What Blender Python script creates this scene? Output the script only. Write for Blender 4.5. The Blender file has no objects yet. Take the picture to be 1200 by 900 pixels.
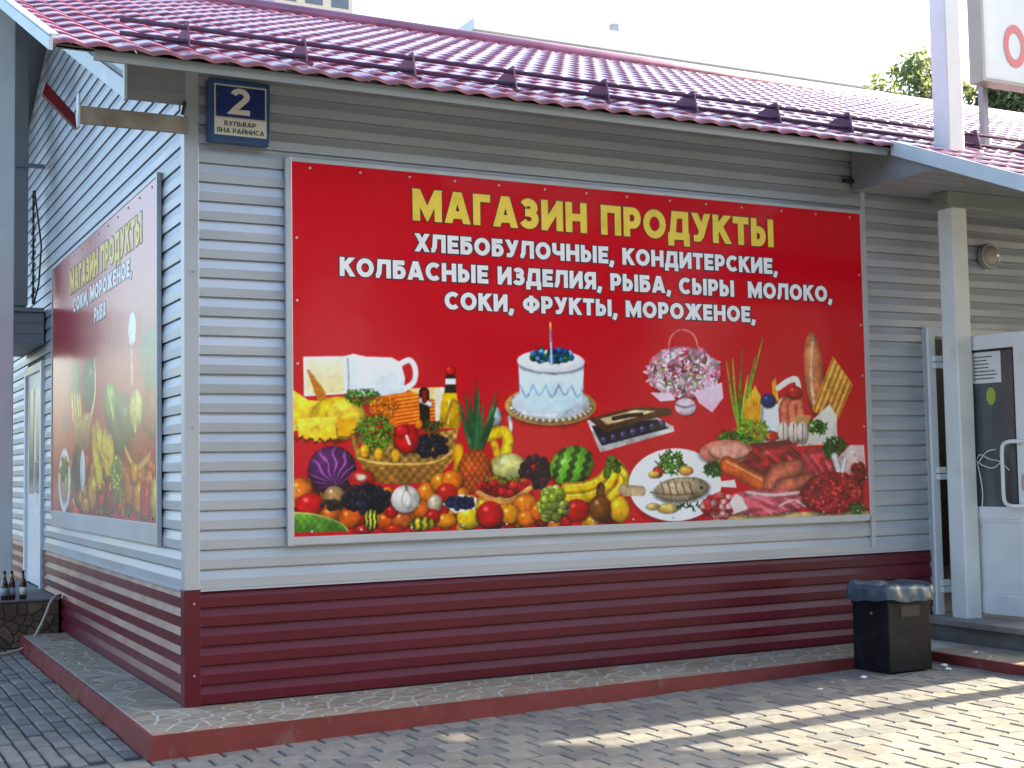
import bpy, math, random
import numpy as np
from mathutils import Matrix, Vector
random.seed(7); rng = np.random.default_rng(11)
R = math.radians
S = bpy.context.scene
C = S.collection

# ------------------------------------------------------------------ camera
CAM = np.array([-2.0693, -8.5438, 1.6]); F = 1572.3
def basis(yaw, pitch, roll):
    cy, sy, cp, sp = math.cos(yaw), math.sin(yaw), math.cos(pitch), math.sin(pitch)
    f = np.array([sy*cp, cy*cp, sp]); r = np.array([cy, -sy, 0.]); u = np.cross(r, f)
    cr, sr = math.cos(roll), math.sin(roll)
    return cr*r+sr*u, -sr*r+cr*u, f
BR, BU, BF = basis(0.477, 0.063, -0.0172)
cd = bpy.data.cameras.new('camera'); cam = bpy.data.objects.new('camera', cd); C.objects.link(cam)
cd.sensor_width = 36; cd.lens = F/1200*36; cd.clip_start = .05; cd.clip_end = 2000
cam.matrix_world = Matrix(((BR[0], BU[0], -BF[0], CAM[0]), (BR[1], BU[1], -BF[1], CAM[1]), (BR[2], BU[2], -BF[2], CAM[2]), (0, 0, 0, 1)))
S.camera = cam
def pix(p):
    d = np.asarray(p, float)-CAM; z = d@BF
    return 600+F*(d@BR)/z, 450-F*(d@BU)/z, z
def hit(u, v, axis, val):                       # where a sight line meets a wall plane
    d = BF+BR*(u-600)/F-BU*(v-450)/F
    return CAM+d*((val-CAM[axis])/d[axis])

# ------------------------------------------------------------------ light
SUN_EL, SUN_AZ = 24.0, 2.0                       # azimuth: degrees from +X towards +Y
w = bpy.data.worlds.new('World'); S.world = w; w.use_nodes = True
nt = w.node_tree; bg = nt.nodes['Background']
sky = nt.nodes.new('ShaderNodeTexSky'); sky.sky_type = 'NISHITA'; sky.sun_disc = False
sky.sun_elevation = R(SUN_EL); sky.sun_rotation = R(90-SUN_AZ); sky.air_density = 1.0; sky.dust_density = 3.5; sky.ozone_density = 1.0
nt.links.new(sky.outputs[0], bg.inputs[0]); bg.inputs[1].default_value = .15
sd = bpy.data.lights.new('sun', 'SUN'); sd.energy = 5.0; sd.angle = R(.5); sd.color = (1, .89, .68)
sun = bpy.data.objects.new('sun', sd); C.objects.link(sun)
ts = Vector((math.cos(R(SUN_EL))*math.cos(R(SUN_AZ)), math.cos(R(SUN_EL))*math.sin(R(SUN_AZ)), math.sin(R(SUN_EL))))
sun.rotation_euler = ts.to_track_quat('Z', 'Y').to_euler(); sun.location = (20, 2, 14)
vs = S.view_settings; vs.view_transform = 'Standard'; vs.look = 'None'; vs.gamma = 1; vs.exposure = 2.15
S.render.resolution_x = 1024; S.render.resolution_y = 768

# ------------------------------------------------------------------ helpers
def lin(c):
    c = np.asarray(c, float)
    return np.where(c <= .04045, c/12.92, ((c+.055)/1.055)**2.4)
def mat(name, col, rough=.5, metal=0, coat=0, var=.0, vscale=6, bump=0, bscale=40, spec=.5, dirt=None, trans=0, stretch=None, coatr=.1):
    m = bpy.data.materials.new(name); m.use_nodes = True; t = m.node_tree; b = t.nodes['Principled BSDF']
    b.inputs['Base Color'].default_value = (*col, 1); b.inputs['Roughness'].default_value = rough
    b.inputs['Metallic'].default_value = metal; b.inputs['Specular IOR Level'].default_value = spec
    b.inputs['Coat Weight'].default_value = coat; b.inputs['Coat Roughness'].default_value = coatr
    b.inputs['Transmission Weight'].default_value = trans
    tc = t.nodes.new('ShaderNodeTexCoord'); src = tc.outputs['Object']
    if stretch:
        mp = t.nodes.new('ShaderNodeMapping'); mp.inputs['Scale'].default_value = stretch
        ge = t.nodes.new('ShaderNodeNewGeometry'); t.links.new(ge.outputs['Position'], mp.inputs[0]); src = mp.outputs[0]
    if var:
        oi = t.nodes.new('ShaderNodeObjectInfo')
        n = t.nodes.new('ShaderNodeTexNoise'); n.inputs['Scale'].default_value = vscale; n.inputs['Detail'].default_value = 5
        ge = t.nodes.new('ShaderNodeNewGeometry')
        t.links.new(src if stretch else ge.outputs['Position'], n.inputs['Vector'])
        mr = t.nodes.new('ShaderNodeMapRange'); mr.inputs[1].default_value = .3; mr.inputs[2].default_value = .7
        mr.inputs[3].default_value = 1-var; mr.inputs[4].default_value = 1+var
        t.links.new(n.outputs[0], mr.inputs[0])
        ad = t.nodes.new('ShaderNodeMath'); ad.operation = 'MULTIPLY_ADD'; ad.inputs[1].default_value = var*1.0; ad.inputs[2].default_value = -var*.5
        t.links.new(oi.outputs['Random'], ad.inputs[0])
        a2 = t.nodes.new('ShaderNodeMath'); a2.operation = 'ADD'; t.links.new(ad.outputs[0], a2.inputs[0]); t.links.new(mr.outputs[0], a2.inputs[1])
        vm = t.nodes.new('ShaderNodeVectorMath'); vm.operation = 'SCALE'; vm.inputs[0].default_value = col
        t.links.new(a2.outputs[0], vm.inputs['Scale']); last = vm.outputs[0]
        if dirt:
            n2 = t.nodes.new('ShaderNodeTexNoise'); n2.inputs['Scale'].default_value = dirt[1]; n2.inputs['Detail'].default_value = 6
            t.links.new(ge.outputs['Position'], n2.inputs['Vector'])
            m2 = t.nodes.new('ShaderNodeMapRange'); m2.inputs[1].default_value = dirt[2]; m2.inputs[2].default_value = dirt[2]+.18; m2.inputs[4].default_value = dirt[3]
            t.links.new(n2.outputs[0], m2.inputs[0])
            mx = t.nodes.new('ShaderNodeMix'); mx.data_type = 'RGBA'; t.links.new(m2.outputs[0], mx.inputs[0]); t.links.new(last, mx.inputs[6]); mx.inputs[7].default_value = (*dirt[0], 1)
            last = mx.outputs[2]
        t.links.new(last, b.inputs['Base Color'])
        r2 = t.nodes.new('ShaderNodeMapRange'); r2.inputs[1].default_value = .3; r2.inputs[2].default_value = .7
        r2.inputs[3].default_value = max(.02, rough*.8); r2.inputs[4].default_value = min(1, rough*1.25)
        t.links.new(n.outputs[0], r2.inputs[0]); t.links.new(r2.outputs[0], b.inputs['Roughness'])
    if bump:
        nb = t.nodes.new('ShaderNodeTexNoise'); nb.inputs['Scale'].default_value = bscale; nb.inputs['Detail'].default_value = 6
        t.links.new(src, nb.inputs['Vector'])
        bp = t.nodes.new('ShaderNodeBump'); bp.inputs['Strength'].default_value = bump; bp.inputs['Distance'].default_value = .01
        t.links.new(nb.outputs[0], bp.inputs['Height']); t.links.new(bp.outputs[0], b.inputs['Normal'])
    return m
def wp(o):
    v = Vector((0, 0, 0))
    while o is not None: v += o.location; o = o.parent
    return v
def tag(o, label=None, cat=None, group=None, kind=None):
    for k, v in (('label', label), ('category', cat), ('group', group), ('kind', kind)):
        if v: o[k] = v
    return o
def empty(name, loc, label=None, cat=None, group=None, parent=None):
    o = bpy.data.objects.new(name, None); C.objects.link(o); o.empty_display_size = .1
    if parent: o.parent = parent; o.location = Vector(loc)-wp(parent)
    else: o.location = loc
    return tag(o, label, cat, group)
class MB:
    def __init__(s): s.v = []; s.f = []
    def add(s, vs, fs):
        n = len(s.v); s.v += [tuple(map(float, p)) for p in vs]; s.f += [tuple(i+n for i in q) for q in fs]; return s
    def box(s, x0, x1, y0, y1, z0, z1):
        return s.add([(x0,y0,z0),(x1,y0,z0),(x1,y1,z0),(x0,y1,z0),(x0,y0,z1),(x1,y0,z1),(x1,y1,z1),(x0,y1,z1)],
                     [(0,3,2,1),(4,5,6,7),(0,1,5,4),(1,2,6,5),(2,3,7,6),(3,0,4,7)])
    def prism(s, poly, d):                      # planar polygon (3d points) pushed along d
        n = len(poly); d = np.array(d); a = [np.array(p, float) for p in poly]
        return s.add(a+[p+d for p in a], [tuple(range(n))[::-1], tuple(range(n, 2*n))]+[(i, (i+1) % n, n+(i+1) % n, n+i) for i in range(n)])
    def tube(s, pts, r, n=8, cap=True):
        pts = [Vector(p) for p in pts]; rs = r if isinstance(r, (list, tuple)) else [r]*len(pts); base = len(s.v); up = None
        for i, p in enumerate(pts):
            t = (pts[min(i+1, len(pts)-1)]-pts[max(i-1, 0)]).normalized()
            if up is None: up = t.orthogonal().normalized()
            up = (up-t*up.dot(t)).normalized(); sd_ = t.cross(up)
            for k in range(n):
                a = 2*math.pi*k/n; q = p+(up*math.cos(a)+sd_*math.sin(a))*rs[i]; s.v.append(tuple(q))
        for i in range(len(pts)-1):
            for k in range(n):
                s.f.append((base+i*n+k, base+i*n+(k+1) % n, base+(i+1)*n+(k+1) % n, base+(i+1)*n+k))
        if cap:
            s.f.append(tuple(base+k for k in range(n))[::-1]); s.f.append(tuple(base+(len(pts)-1)*n+k for k in range(n)))
        return s
    def lathe(s, prof, c, n=16):                # prof: (radius, z)
        base = len(s.v)
        for r, z in prof:
            for k in range(n): a = 2*math.pi*k/n; s.v.append((c[0]+r*math.cos(a), c[1]+r*math.sin(a), c[2]+z))
        for i in range(len(prof)-1):
            for k in range(n): s.f.append((base+i*n+k, base+i*n+(k+1) % n, base+(i+1)*n+(k+1) % n, base+(i+1)*n+k))
        s.f.append(tuple(base+k for k in range(n))[::-1]); s.f.append(tuple(base+(len(prof)-1)*n+k for k in range(n)))
        return s
    def build(s, name, m, parent=None, smooth=False, bevel=0, **tags):
        off = wp(parent) if parent else Vector((0, 0, 0))
        me = bpy.data.meshes.new(name)
        me.from_pydata([(a-off.x, b-off.y, c-off.z) for a, b, c in s.v], [], s.f); me.update()
        me.materials.append(m)
        if smooth: me.polygons.foreach_set('use_smooth', [True]*len(me.polygons))
        o = bpy.data.objects.new(name, me); C.objects.link(o); o.parent = parent
        if bevel:
            md = o.modifiers.new('bevel', 'BEVEL'); md.width = bevel; md.segments = 2; md.limit_method = 'ANGLE'
        return tag(o, **tags) if tags else o
def inst(name, me, parent, loc, rot=(0, 0, 0), sc=(1, 1, 1)):
    o = bpy.data.objects.new(name, me); C.objects.link(o); o.parent = parent
    o.location = Vector(loc)-(wp(parent) if parent else Vector((0, 0, 0))); o.rotation_euler = rot; o.scale = sc
    return o
def smooth_pts(q, k=6):
    q = np.array(q); out = []
    for i in range(len(q)-1):
        p0, p1, p2, p3 = q[max(i-1, 0)], q[i], q[i+1], q[min(i+2, len(q)-1)]
        for t in np.linspace(0, 1, k+1)[:-1]: out.append(.5*((2*p1)+(-p0+p2)*t+(2*p0-5*p1+4*p2-p3)*t*t+(-p0+3*p1-3*p2+p3)*t**3))
    return out+[q[-1]]
def mesh(name, v, f, m, smooth=False):
    me = bpy.data.meshes.new(name); me.from_pydata([tuple(map(float, p)) for p in v], [], f); me.update(); me.materials.append(m)
    if smooth: me.polygons.foreach_set('use_smooth', [True]*len(me.polygons))
    return me

# ------------------------------------------------------------------ materials
M = {}
M['silver'] = mat('silver_siding', (.475, .51, .555), .40, .55, var=.05, vscale=1.0, bump=.10, bscale=2.2, stretch=(1, 1, 3.5), dirt=((.33, .34, .34), 1.6, .60, .35))
M['trim'] = mat('silver_trim', (.50, .53, .57), .36, .4, var=.05, vscale=2)
M['maroon'] = mat('maroon_sheet', (.115, .005, .016), .46, 0, coat=.38, var=.12, vscale=2.5, coatr=.24, spec=.2, dirt=((.10, .035, .035), 3.0, .60, .25))
M['tile'] = mat('roof_tile', (.27, .082, .150), .34, 0, coat=1.0, var=.22, vscale=3, coatr=.17, dirt=((.19, .09, .13), 1.4, .55, .5))
M['guard'] = mat('snow_guard_paint', (.085, .032, .075), .4, 0, var=.1)
M['fascia'] = mat('fascia_metal', (.25, .27, .265), .5, .2, var=.06, vscale=2)
M['soffit'] = mat('soffit_metal', (.24, .26, .29), .5, .2, var=.05, vscale=2)
M['rake'] = mat('pale_blue_metal', (.55, .64, .68), .38, .2, var=.05)
M['white'] = mat('white_paint', (.70, .74, .74), .45, 0, var=.06, vscale=3, bump=.05, bscale=25, dirt=((.40, .38, .30), 2.2, .63, .5))
M['pvc'] = mat('white_plastic', (.70, .73, .74), .32, 0, var=.04, vscale=4)
M['glass'] = mat('dark_pane', (.085, .105, .115), .12, 0, coat=.3, var=.1)
M['core'] = mat('wall_core', (.22, .23, .24), .8)
M['interior'] = mat('interior_plaster', (.18, .17, .15), .9, var=.1)
M['kerb'] = mat('kerb_red_paint', (.19, .028, .026), .55, 0, var=.14, vscale=5, bump=.15, bscale=30, dirt=((.25, .19, .165), 8, .60, .65))
M['grout'] = mat('white_grout', (.44, .42, .38), .85, 0, var=.12, vscale=12, bump=.2, bscale=60)
M['stone1'] = mat('crazy_stone_grey', (.28, .235, .17), .62, 0, var=.22, vscale=22, bump=.5, bscale=45)
M['stone2'] = mat('crazy_stone_brown', (.29, .22, .15), .62, 0, var=.25, vscale=22, bump=.5, bscale=45)
M['stone3'] = mat('crazy_stone_pale', (.32, .275, .21), .62, 0, var=.2, vscale=25, bump=.5, bscale=45)
M['brown1'] = mat('brown_cladding_stone', (.125, .080, .048), .6, 0, var=.3, vscale=20, bump=.6, bscale=40)
M['brown2'] = mat('tan_cladding_stone', (.19, .125, .075), .6, 0, var=.3, vscale=20, bump=.6, bscale=40)
M['brownbed'] = mat('cladding_mortar', (.10, .075, .055), .9, 0, var=.2)
M['paver1'] = mat('paver_grey', (.198, .190, .168), .78, 0, var=.2, vscale=14, bump=.5, bscale=70, dirt=((.105, .098, .088), 1.3, .53, .7))
M['paver2'] = mat('paver_warm_grey', (.222, .205, .170), .78, 0, var=.2, vscale=14, bump=.5, bscale=70, dirt=((.105, .098, .088), 1.3, .53, .7))
M['paver3'] = mat('paver_dark_grey', (.150, .146, .136), .8, 0, var=.2, vscale=14, bump=.5, bscale=70)
M['joint'] = mat('joint_sand', (.045, .042, .036), .95, 0, var=.3, vscale=20, bump=.5)
M['ground'] = mat('ground_asphalt', (.05, .05, .048), .9, 0, var=.2, vscale=.6, bump=.4, bscale=12)
M['concrete'] = mat('concrete', (.17, .165, .16), .8, 0, var=.2, vscale=5, bump=.4, bscale=40, dirt=((.08, .075, .07), 3, .55, .6))
M['decktile'] = mat('deck_tile', (.22, .205, .19), .6, 0, var=.18, vscale=8, bump=.2)
M['bin'] = mat('black_bin_metal', (.005, .006, .008), .6, 0, spec=.25, var=.3, vscale=5, bump=.1, bscale=18, dirt=((.035, .033, .032), 5, .58, .6))
M['bag'] = mat('blue_grey_bin_bag', (.045, .080, .115), .36, 0, var=.15, vscale=10, spec=.7)
M['signblue'] = mat('sign_blue', (.010, .022, .13), .25, 0, coat=.3, var=.06)
M['signbox'] = mat('sign_box_blue', (.02, .06, .17), .4, 0, var=.08)
M['signwhite'] = mat('sign_white', (.62, .62, .58), .35, 0, var=.05)
M['signgrey'] = mat('sign_reflective', (.45, .45, .41), .4, 0, var=.1)
M['ink'] = mat('black_print', (.012, .012, .014), .4)
M['yellow'] = mat('yellow_print', (.90, .66, .07), .3, 0, var=.05)
M['white_print'] = mat('white_print', (.90, .90, .90), .3, 0, var=.03)
M['outline'] = mat('dark_outline_print', (.055, .006, .022), .3)
M['redprint'] = mat('red_print', (.55, .10, .13), .4)
M['panelblue'] = mat('pale_sign_panel', (.60, .70, .73), .4, 0, var=.03)
M['hose'] = mat('pale_hose', (.42, .40, .31), .5, 0, var=.1)
M['cable'] = mat('black_cable', (.015, .015, .018), .5)
M['cablewhite'] = mat('white_tape', (.6, .6, .6), .6)
M['bottle'] = mat('brown_bottle', (.055, .018, .006), .08, 0, coat=.5)
M['bottlelabel'] = mat('bottle_label', (.30, .36, .42), .5, var=.1)
M['cap'] = mat('bottle_cap', (.05, .05, .06), .3, .6)
M['goldcap'] = mat('gold_neck_foil', (.35, .26, .08), .3, .6)
M['paper'] = mat('white_paper', (.70, .71, .70), .7, 0, var=.05)
M['green'] = mat('green_sticker', (.32, .42, .06), .5)
M['beam'] = mat('beam_grey', (.28, .26, .22), .6, 0, var=.25, vscale=6, bump=.2)
M['lamp'] = mat('lamp_glass', (.42, .38, .32), .18, 0, coat=.5, var=.1)
M['steel'] = mat('steel_screw', (.6, .6, .6), .35, .8)
M['facade'] = mat('far_facade_white', (.84, .84, .83), .8, 0, var=.03, vscale=.2)
M['facade2'] = mat('far_facade_beige', (.56, .50, .42), .8, 0, var=.05, vscale=.3)
M['farwin'] = mat('far_window', (.10, .13, .16), .15)
M['bark'] = mat('bark', (.09, .065, .045), .9, 0, var=.3, bump=.6)
def leafmat(name, c):
    m = mat(name, c, .55, 0, var=.3, vscale=.9); b = m.node_tree.nodes['Principled BSDF']
    t = m.node_tree; tr = t.nodes.new('ShaderNodeBsdfTranslucent'); tr.inputs[0].default_value = (c[0]*1.6, c[1]*1.5, c[2], 1)
    mx = t.nodes.new('ShaderNodeMixShader'); mx.inputs[0].default_value = .35
    t.links.new(b.outputs[0], mx.inputs[1]); t.links.new(tr.outputs[0], mx.inputs[2]); t.links.new(mx.outputs[0], t.nodes['Material Output'].inputs[0])
    return m
M['leaf1'] = leafmat('leaf_green', (.20, .25, .12)); M['leaf2'] = leafmat('leaf_dark', (.055, .085, .035)); M['leaf3'] = leafmat('leaf_mid', (.10, .135, .06))
def printmat(name):
    m = mat(name, (.5, .02, .03), .13, 0, spec=.5); t = m.node_tree; b = t.nodes['Principled BSDF']
    a = t.nodes.new('ShaderNodeAttribute'); a.attribute_name = 'print'; t.links.new(a.outputs['Color'], b.inputs['Base Color'])
    ge = t.nodes.new('ShaderNodeNewGeometry'); n = t.nodes.new('ShaderNodeTexNoise'); n.inputs['Scale'].default_value = 1.6
    t.links.new(ge.outputs['Position'], n.inputs['Vector'])
    bp = t.nodes.new('ShaderNodeBump'); bp.inputs['Strength'].default_value = .3; bp.inputs['Distance'].default_value = .02
    t.links.new(n.outputs[0], bp.inputs['Height']); t.links.new(bp.outputs[0], b.inputs['Normal'])
    return m
M['print'] = printmat('printed_vinyl'); M['print_gloss'] = printmat('glossy_printed_vinyl'); _b = M['print_gloss'].node_tree.nodes['Principled BSDF']; _b.inputs['Coat Weight'].default_value = .5; _b.inputs['Coat Roughness'].default_value = .2; _b.inputs['Roughness'].default_value = .22; _b.inputs['Coat IOR'].default_value = 1.5

# ------------------------------------------------------------------ key measures
ZP, ZB = .136, .866              # plinth top, maroon / silver boundary
SL = .42; EY = -.55; EZ = 4.12   # roof slope, eave line
RY = 5.5                         # ridge
def roofz(y): return EZ+SL*(y-EY) if y <= RY else EZ+SL*(2*RY-y-EY)
XL, XR, YB = -.895, 14.4, 11.0
GT = .011                        # the yard climbs a little to the right
def gz(x): return GT*min(max(x, -8), 16)

# ================================================================== GROUND
nx, ny = 60, 60
v = []; f = []
xs = np.concatenate([np.linspace(-400, -9, 12), np.linspace(-8, 16, 25), np.linspace(17, 400, 12)]); ys = np.concatenate([np.linspace(-400, -12, 10), np.linspace(-10, 12, 23), np.linspace(14, 400, 12)])
for y in ys:
    for x in xs: v.append((x, y, gz(x)-.062))
for j in range(len(ys)-1):
    for i in range(len(xs)-1): a = j*len(xs)+i; f.append((a, a+1, a+1+len(xs), a+len(xs)))
o = bpy.data.objects.new('ground', mesh('ground', v, f, M['ground'])); C.objects.link(o); tag(o, kind='structure')

def paver_geo(a, b, h=.05, c=.007, g=.0055):
    x0, x1, y0, y1 = g, a-g, g, b-g
    vv = [(x0, y0, -h), (x1, y0, -h), (x1, y1, -h), (x0, y1, -h), (x0, y0, -c), (x1, y0, -c), (x1, y1, -c), (x0, y1, -c),
          (x0+c, y0+c, 0), (x1-c, y0+c, 0), (x1-c, y1-c, 0), (x0+c, y1-c, 0)]
    ff = [(8, 9, 10, 11)]
    for k in range(4):
        n = (k+1) % 4; ff += [(k, n, n+4, k+4), (k+4, n+4, n+8, k+8)]
    return vv, ff
def lay(name, pos, a, b, jit, limit=300, g=.0055):
    """pos: list of corner positions; biggest visible ones are objects, the rest one mesh"""
    root = bpy.data.objects.new(name, None); C.objects.link(root); tag(root, kind='structure'); root.location = (0, 0, 0)
    vv, ff = paver_geo(a, b, g=g); mes = [mesh('paver', vv, ff, M[k_]) for k_ in ('paver1', 'paver2', 'paver3')]
    sc = []
    for (x, y) in pos:
        px, py, d = pix((x+a/2, y+b/2, gz(x)))
        sc.append(d if (-20 < px < 1220 and py < 915 and d > 0) else 1e6+d)
    order = np.argsort(sc); V2 = [[], [], []]; F2 = [[], [], []]; tilt = -math.atan(GT)
    for n, k in enumerate(order):
        x, y = pos[k]; z = gz(x)+random.uniform(-jit, jit); ax, ay = random.uniform(-.012, .012), random.uniform(-.012, .012)+tilt; q = random.choice((0, 0, 0, 1, 1, 1, 2))
        if n < limit: inst('paver', mes[q], root, (x, y, z), (ax, ay, random.uniform(-.006, .006)))
        else:
            base = len(V2[q]); V2[q] += [(x+p[0], y+p[1], z+p[2]+p[1]*ax-p[0]*ay) for p in vv]; F2[q] += [tuple(i+base for i in g) for g in ff]
    for q in (0, 1, 2):
        o = bpy.data.objects.new('paver_field', mesh('paver_field', V2[q], F2[q], mes[q].materials[0])); C.objects.link(o); o.parent = root; tag(o, kind='stuff')
    return root
# yard in front: square pavers, half bond; the corner next to the kerb leaves room for the plinth
pos = []
for j in range(-1, 46):
    y = -.92-.2*j
    for i in range(-28, 70):
        x = .2*i+(.1 if j % 2 else 0)
        if (-5.5 if j >= 0 else -.35) < x < (12.5 if j >= 0 else 5.6): pos.append((x, y))
yard = lay('pavement', pos, .2, .2, .0022)
# strip along the side wall: narrow pavers running away along the wall
pos = []
for i in range(-52, -2):
    x = -.20+.1*i
    if x+.1 > -.36: continue
    for j in range(0, 50):
        y = -.71+.2*j+(.1 if i % 2 else 0)
        pos.append((x, y))
pathr = lay('path', pos, .1, .2, .005, g=.008)
# joint bed under both
v = []; f = []
for (x0, x1, y0, y1) in ((-5.7, 12.6, -10.1, -.70), (-5.7, -.3, -.705, 9.5)):
    g = [(x0, y0), (x1, y0), (x1, y1), (x0, y1)]; n = len(v); v += [(a, b, gz(a)-.014) for a, b in g]; f.append((n, n+1, n+2, n+3))
o = bpy.data.objects.new('joint_bed', mesh('joint_bed', v, f, M['joint'])); C.objects.link(o); o.parent = yard

# ================================================================== PLINTH with crazy paving
def clip(poly, a, b, c):                         # keep a*x+b*y<=c
    out = []
    for i in range(len(poly)):
        p, q = poly[i], poly[(i+1) % len(poly)]; dp = a*p[0]+b*p[1]-c; dq = a*q[0]+b*q[1]-c
        if dp <= 0: out.append(p)
        if dp*dq < 0: t = dp/(dp-dq); out.append((p[0]+t*(q[0]-p[0]), p[1]+t*(q[1]-p[1])))
    return out
def voronoi(poly, n, gap, r_):
    """irregular stones filling a convex polygon, with joints of width gap"""
    P = np.array(poly); lo, hi = P.min(0), P.max(0); seeds = []; tries = 0
    dmin = math.sqrt((hi-lo).prod()/n)*.55
    def inside(p):
        return all((poly[(i+1) % len(poly)][0]-a[0])*(p[1]-a[1])-(poly[(i+1) % len(poly)][1]-a[1])*(p[0]-a[0]) > 0 for i, a in enumerate(poly))
    while len(seeds) < n and tries < n*60:
        tries += 1; p = lo+(hi-lo)*r_.random(2)
        if inside(p) and all((p[0]-s[0])**2+(p[1]-s[1])**2 > (dmin*(.55+.9*r_.random()))**2 for s in seeds): seeds.append(p)
    s = np.array(seeds); out = []
    for i in range(len(s)):
        c = list(poly)
        m = len(c); cc = c
        for k in range(m):                        # inset from the border
            a, b = poly[k], poly[(k+1) % m]; ex, ey = b[0]-a[0], b[1]-a[1]; L = math.hypot(ex, ey); nx_, ny_ = ey/L, -ex/L
            cc = clip(cc, nx_, ny_, nx_*a[0]+ny_*a[1]-gap*.5)
        d = ((s-s[i])**2).sum(1)
        for j in np.argsort(d)[1:22]:
            e = s[j]-s[i]; L = math.hypot(*e); e = e/L; mid = (s[i]+s[j])/2
            cc = clip(cc, e[0], e[1], e@mid-gap*.5)
            if len(cc) < 3: break
        if len(cc) >= 3: out.append(cc)
    return out
pl = empty('plinth', (0, -.4, 0), 'red kerbed walkway of crazy paving round the foot of the shop', 'plinth')
A0, A1 = (-.375, -.80), (5.60, -.60)
def yk(x): return A0[1]+(A1[1]-A0[1])*(x-A0[0])/(A1[0]-A0[0])
m = MB()
for (poly) in ([A0, A1, (5.60, 0), (-.375, 0)], [(-.375, 0), (0, 0), (0, 4.72), (-.375, 4.72)], [(5.60, -3.0), (6.12, -3.0), (6.12, 0), (5.60, 0)]):
    m.prism([(x, y, -.06) for x, y in poly], (0, 0, ZP+.06-.002))
m.build('grout_bed', M['grout'], pl)
kw = .022
for nm, poly in (('f', [A0, (A1[0]-.0, A1[1]), (A1[0], A1[1]-kw), (A0[0]-kw, A0[1]-kw)]), ('l', [(A0[0], A0[1]), (A0[0]-kw, A0[1]-kw), (A0[0]-kw, 4.72), (A0[0], 4.72)]), ('r', [(5.60, -3.0), (5.60, -.60), (5.60-kw, -.60-kw), (5.60-kw, -3.0)])):
    MB().prism([(x, y, -.09) for x, y in poly], (0, 0, ZP+.09)).build('kerb', M['kerb'], pl)
def stones(polys, parent, mats, gap, h, to3, nm='stone'):
    for c in polys:
        m = MB(); k = len(c); hh = h*random.uniform(.85, 1.15); cx = sum(p[0] for p in c)/k; cy = sum(p[1] for p in c)/k
        ins = [(p[0]+(cx-p[0])*.06, p[1]+(cy-p[1])*.06) for p in c]
        m.add([to3(*p, 0) for p in c]+[to3(*p, hh*.7) for p in c]+[to3(*p, hh) for p in ins],
              [tuple(range(2*k, 3*k))]+[(i, (i+1) % k, k+(i+1) % k, k+i) for i in range(k)]+[(k+i, k+(i+1) % k, 2*k+(i+1) % k, 2*k+i) for i in range(k)])
        m.build(nm, random.choice(mats), parent)
smats = [M['stone1'], M['stone2'], M['stone3'], M['stone1']]
top = lambda x, y, h: (x, y, ZP-.006+h)
stones(voronoi([A0, A1, (5.60, 0.0), (-.375, 0.0)], 225, .018, rng), pl, smats, 0, .0068, top)
stones(voronoi([(-.375, .0), (0, .0), (0, 4.7), (-.375, 4.7)], 62, .018, rng), pl, smats, 0, .0068, top)
stones(voronoi([(5.60, -2.9), (6.1, -2.9), (6.1, -.6), (5.60, -.6)], 13, .018, rng), pl, smats, 0, .0068, top)

# ================================================================== SHOP BUILDING
shop = empty('shop_building', (0, 0, ZP), 'single storey grocery shop clad in silver and maroon metal under a red tiled metal roof', 'building')
DX0, DX1, DZ = 6.40, 8.30, 2.70                  # entrance opening
LY0, LY1, LZ0, LZ1 = 6.12, 7.32, .44, 2.76       # side door opening
WX1 = 14.0
def wallcore(name, m): return m.build(name, M['core'], shop)
fw = wallcore('front_wall', MB().box(.036, DX0, .036, .2, ZP-.1, 4.26).box(DX0, DX1, .036, .2, DZ, 4.26).box(DX1, WX1, .036, .2, ZP-.1, 4.26))
g = MB().box(.036, .2, .2, LY0, ZP-.1, 4.2).box(.036, .2, LY0, LY1, LZ1, 4.2).box(.036, .2, LY0, LY1, ZP-.1, LZ0).box(.036, .2, LY1, YB, ZP-.1, 4.2)
g.prism([(.036, .2, 4.2), (.036, YB, 4.2), (.036, RY, roofz(RY)-.16)], (.164, 0, 0))
lw = wallcore('side_wall', g)
MB().box(.2, WX1, YB-.2, YB, 0, 4.2).box(WX1-.2, WX1, .2, YB-.2, 0, 4.2).build('rear_wall', M['core'], shop)
MB().box(.2, WX1-.2, .2, YB-.2, .25, .30).box(.2, WX1-.2, 4.0, 4.1, .3, 4.1).build('interior_wall', M['interior'], shop)

prof_s = [(0, -.013), (0, .0155), (.058, .0170), (.103, .0060), (.1135, .0050), (.1135, -.013), (.125, -.013)]     # (z, out)
prof_m = [(0, .001), (.008, .0205), (.068, .0205), (.112, .002), (.1215, .001)]
def plankmesh(name, prof, m, axis):
    v = []; 
    for e in (0, 1):
        for z, d in prof: v.append((e, -d, z) if axis == 'x' else (-d, e, z))
    n = len(prof); f = [(i, n+i, n+i+1, i+1) if axis == 'x' else (i+1, n+i+1, n+i, i) for i in range(n-1)]
    return mesh(name, v, f, m)
PX, PXm = plankmesh('siding_plank', prof_s, M['silver'], 'x'), plankmesh('siding_plank', prof_m, M['maroon'], 'x')
PY, PYm = plankmesh('siding_plank', prof_s, M['silver'], 'y'), plankmesh('siding_plank', prof_m, M['maroon'], 'y')
PS, PM = .125, .1215
YF, XF = .018, .018                              # planks sit on the core face; their lips reach about the zero planes
nS = 28
for k in range(6):
    z = ZP+.002+k*PM
    for a, b in ((.086, DX0-.075), (DX1+.06, WX1)): inst('siding_plank', PXm, fw, (a, YF, z), sc=(b-a, 1, 1))
    for a, b in ((.086, LY0-.05), (LY1+.05, YB)):
        if z < .42 or b < 7 or True: inst('siding_plank', PYm, lw, (XF, a, z), sc=(1, b-a, 1))
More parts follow.
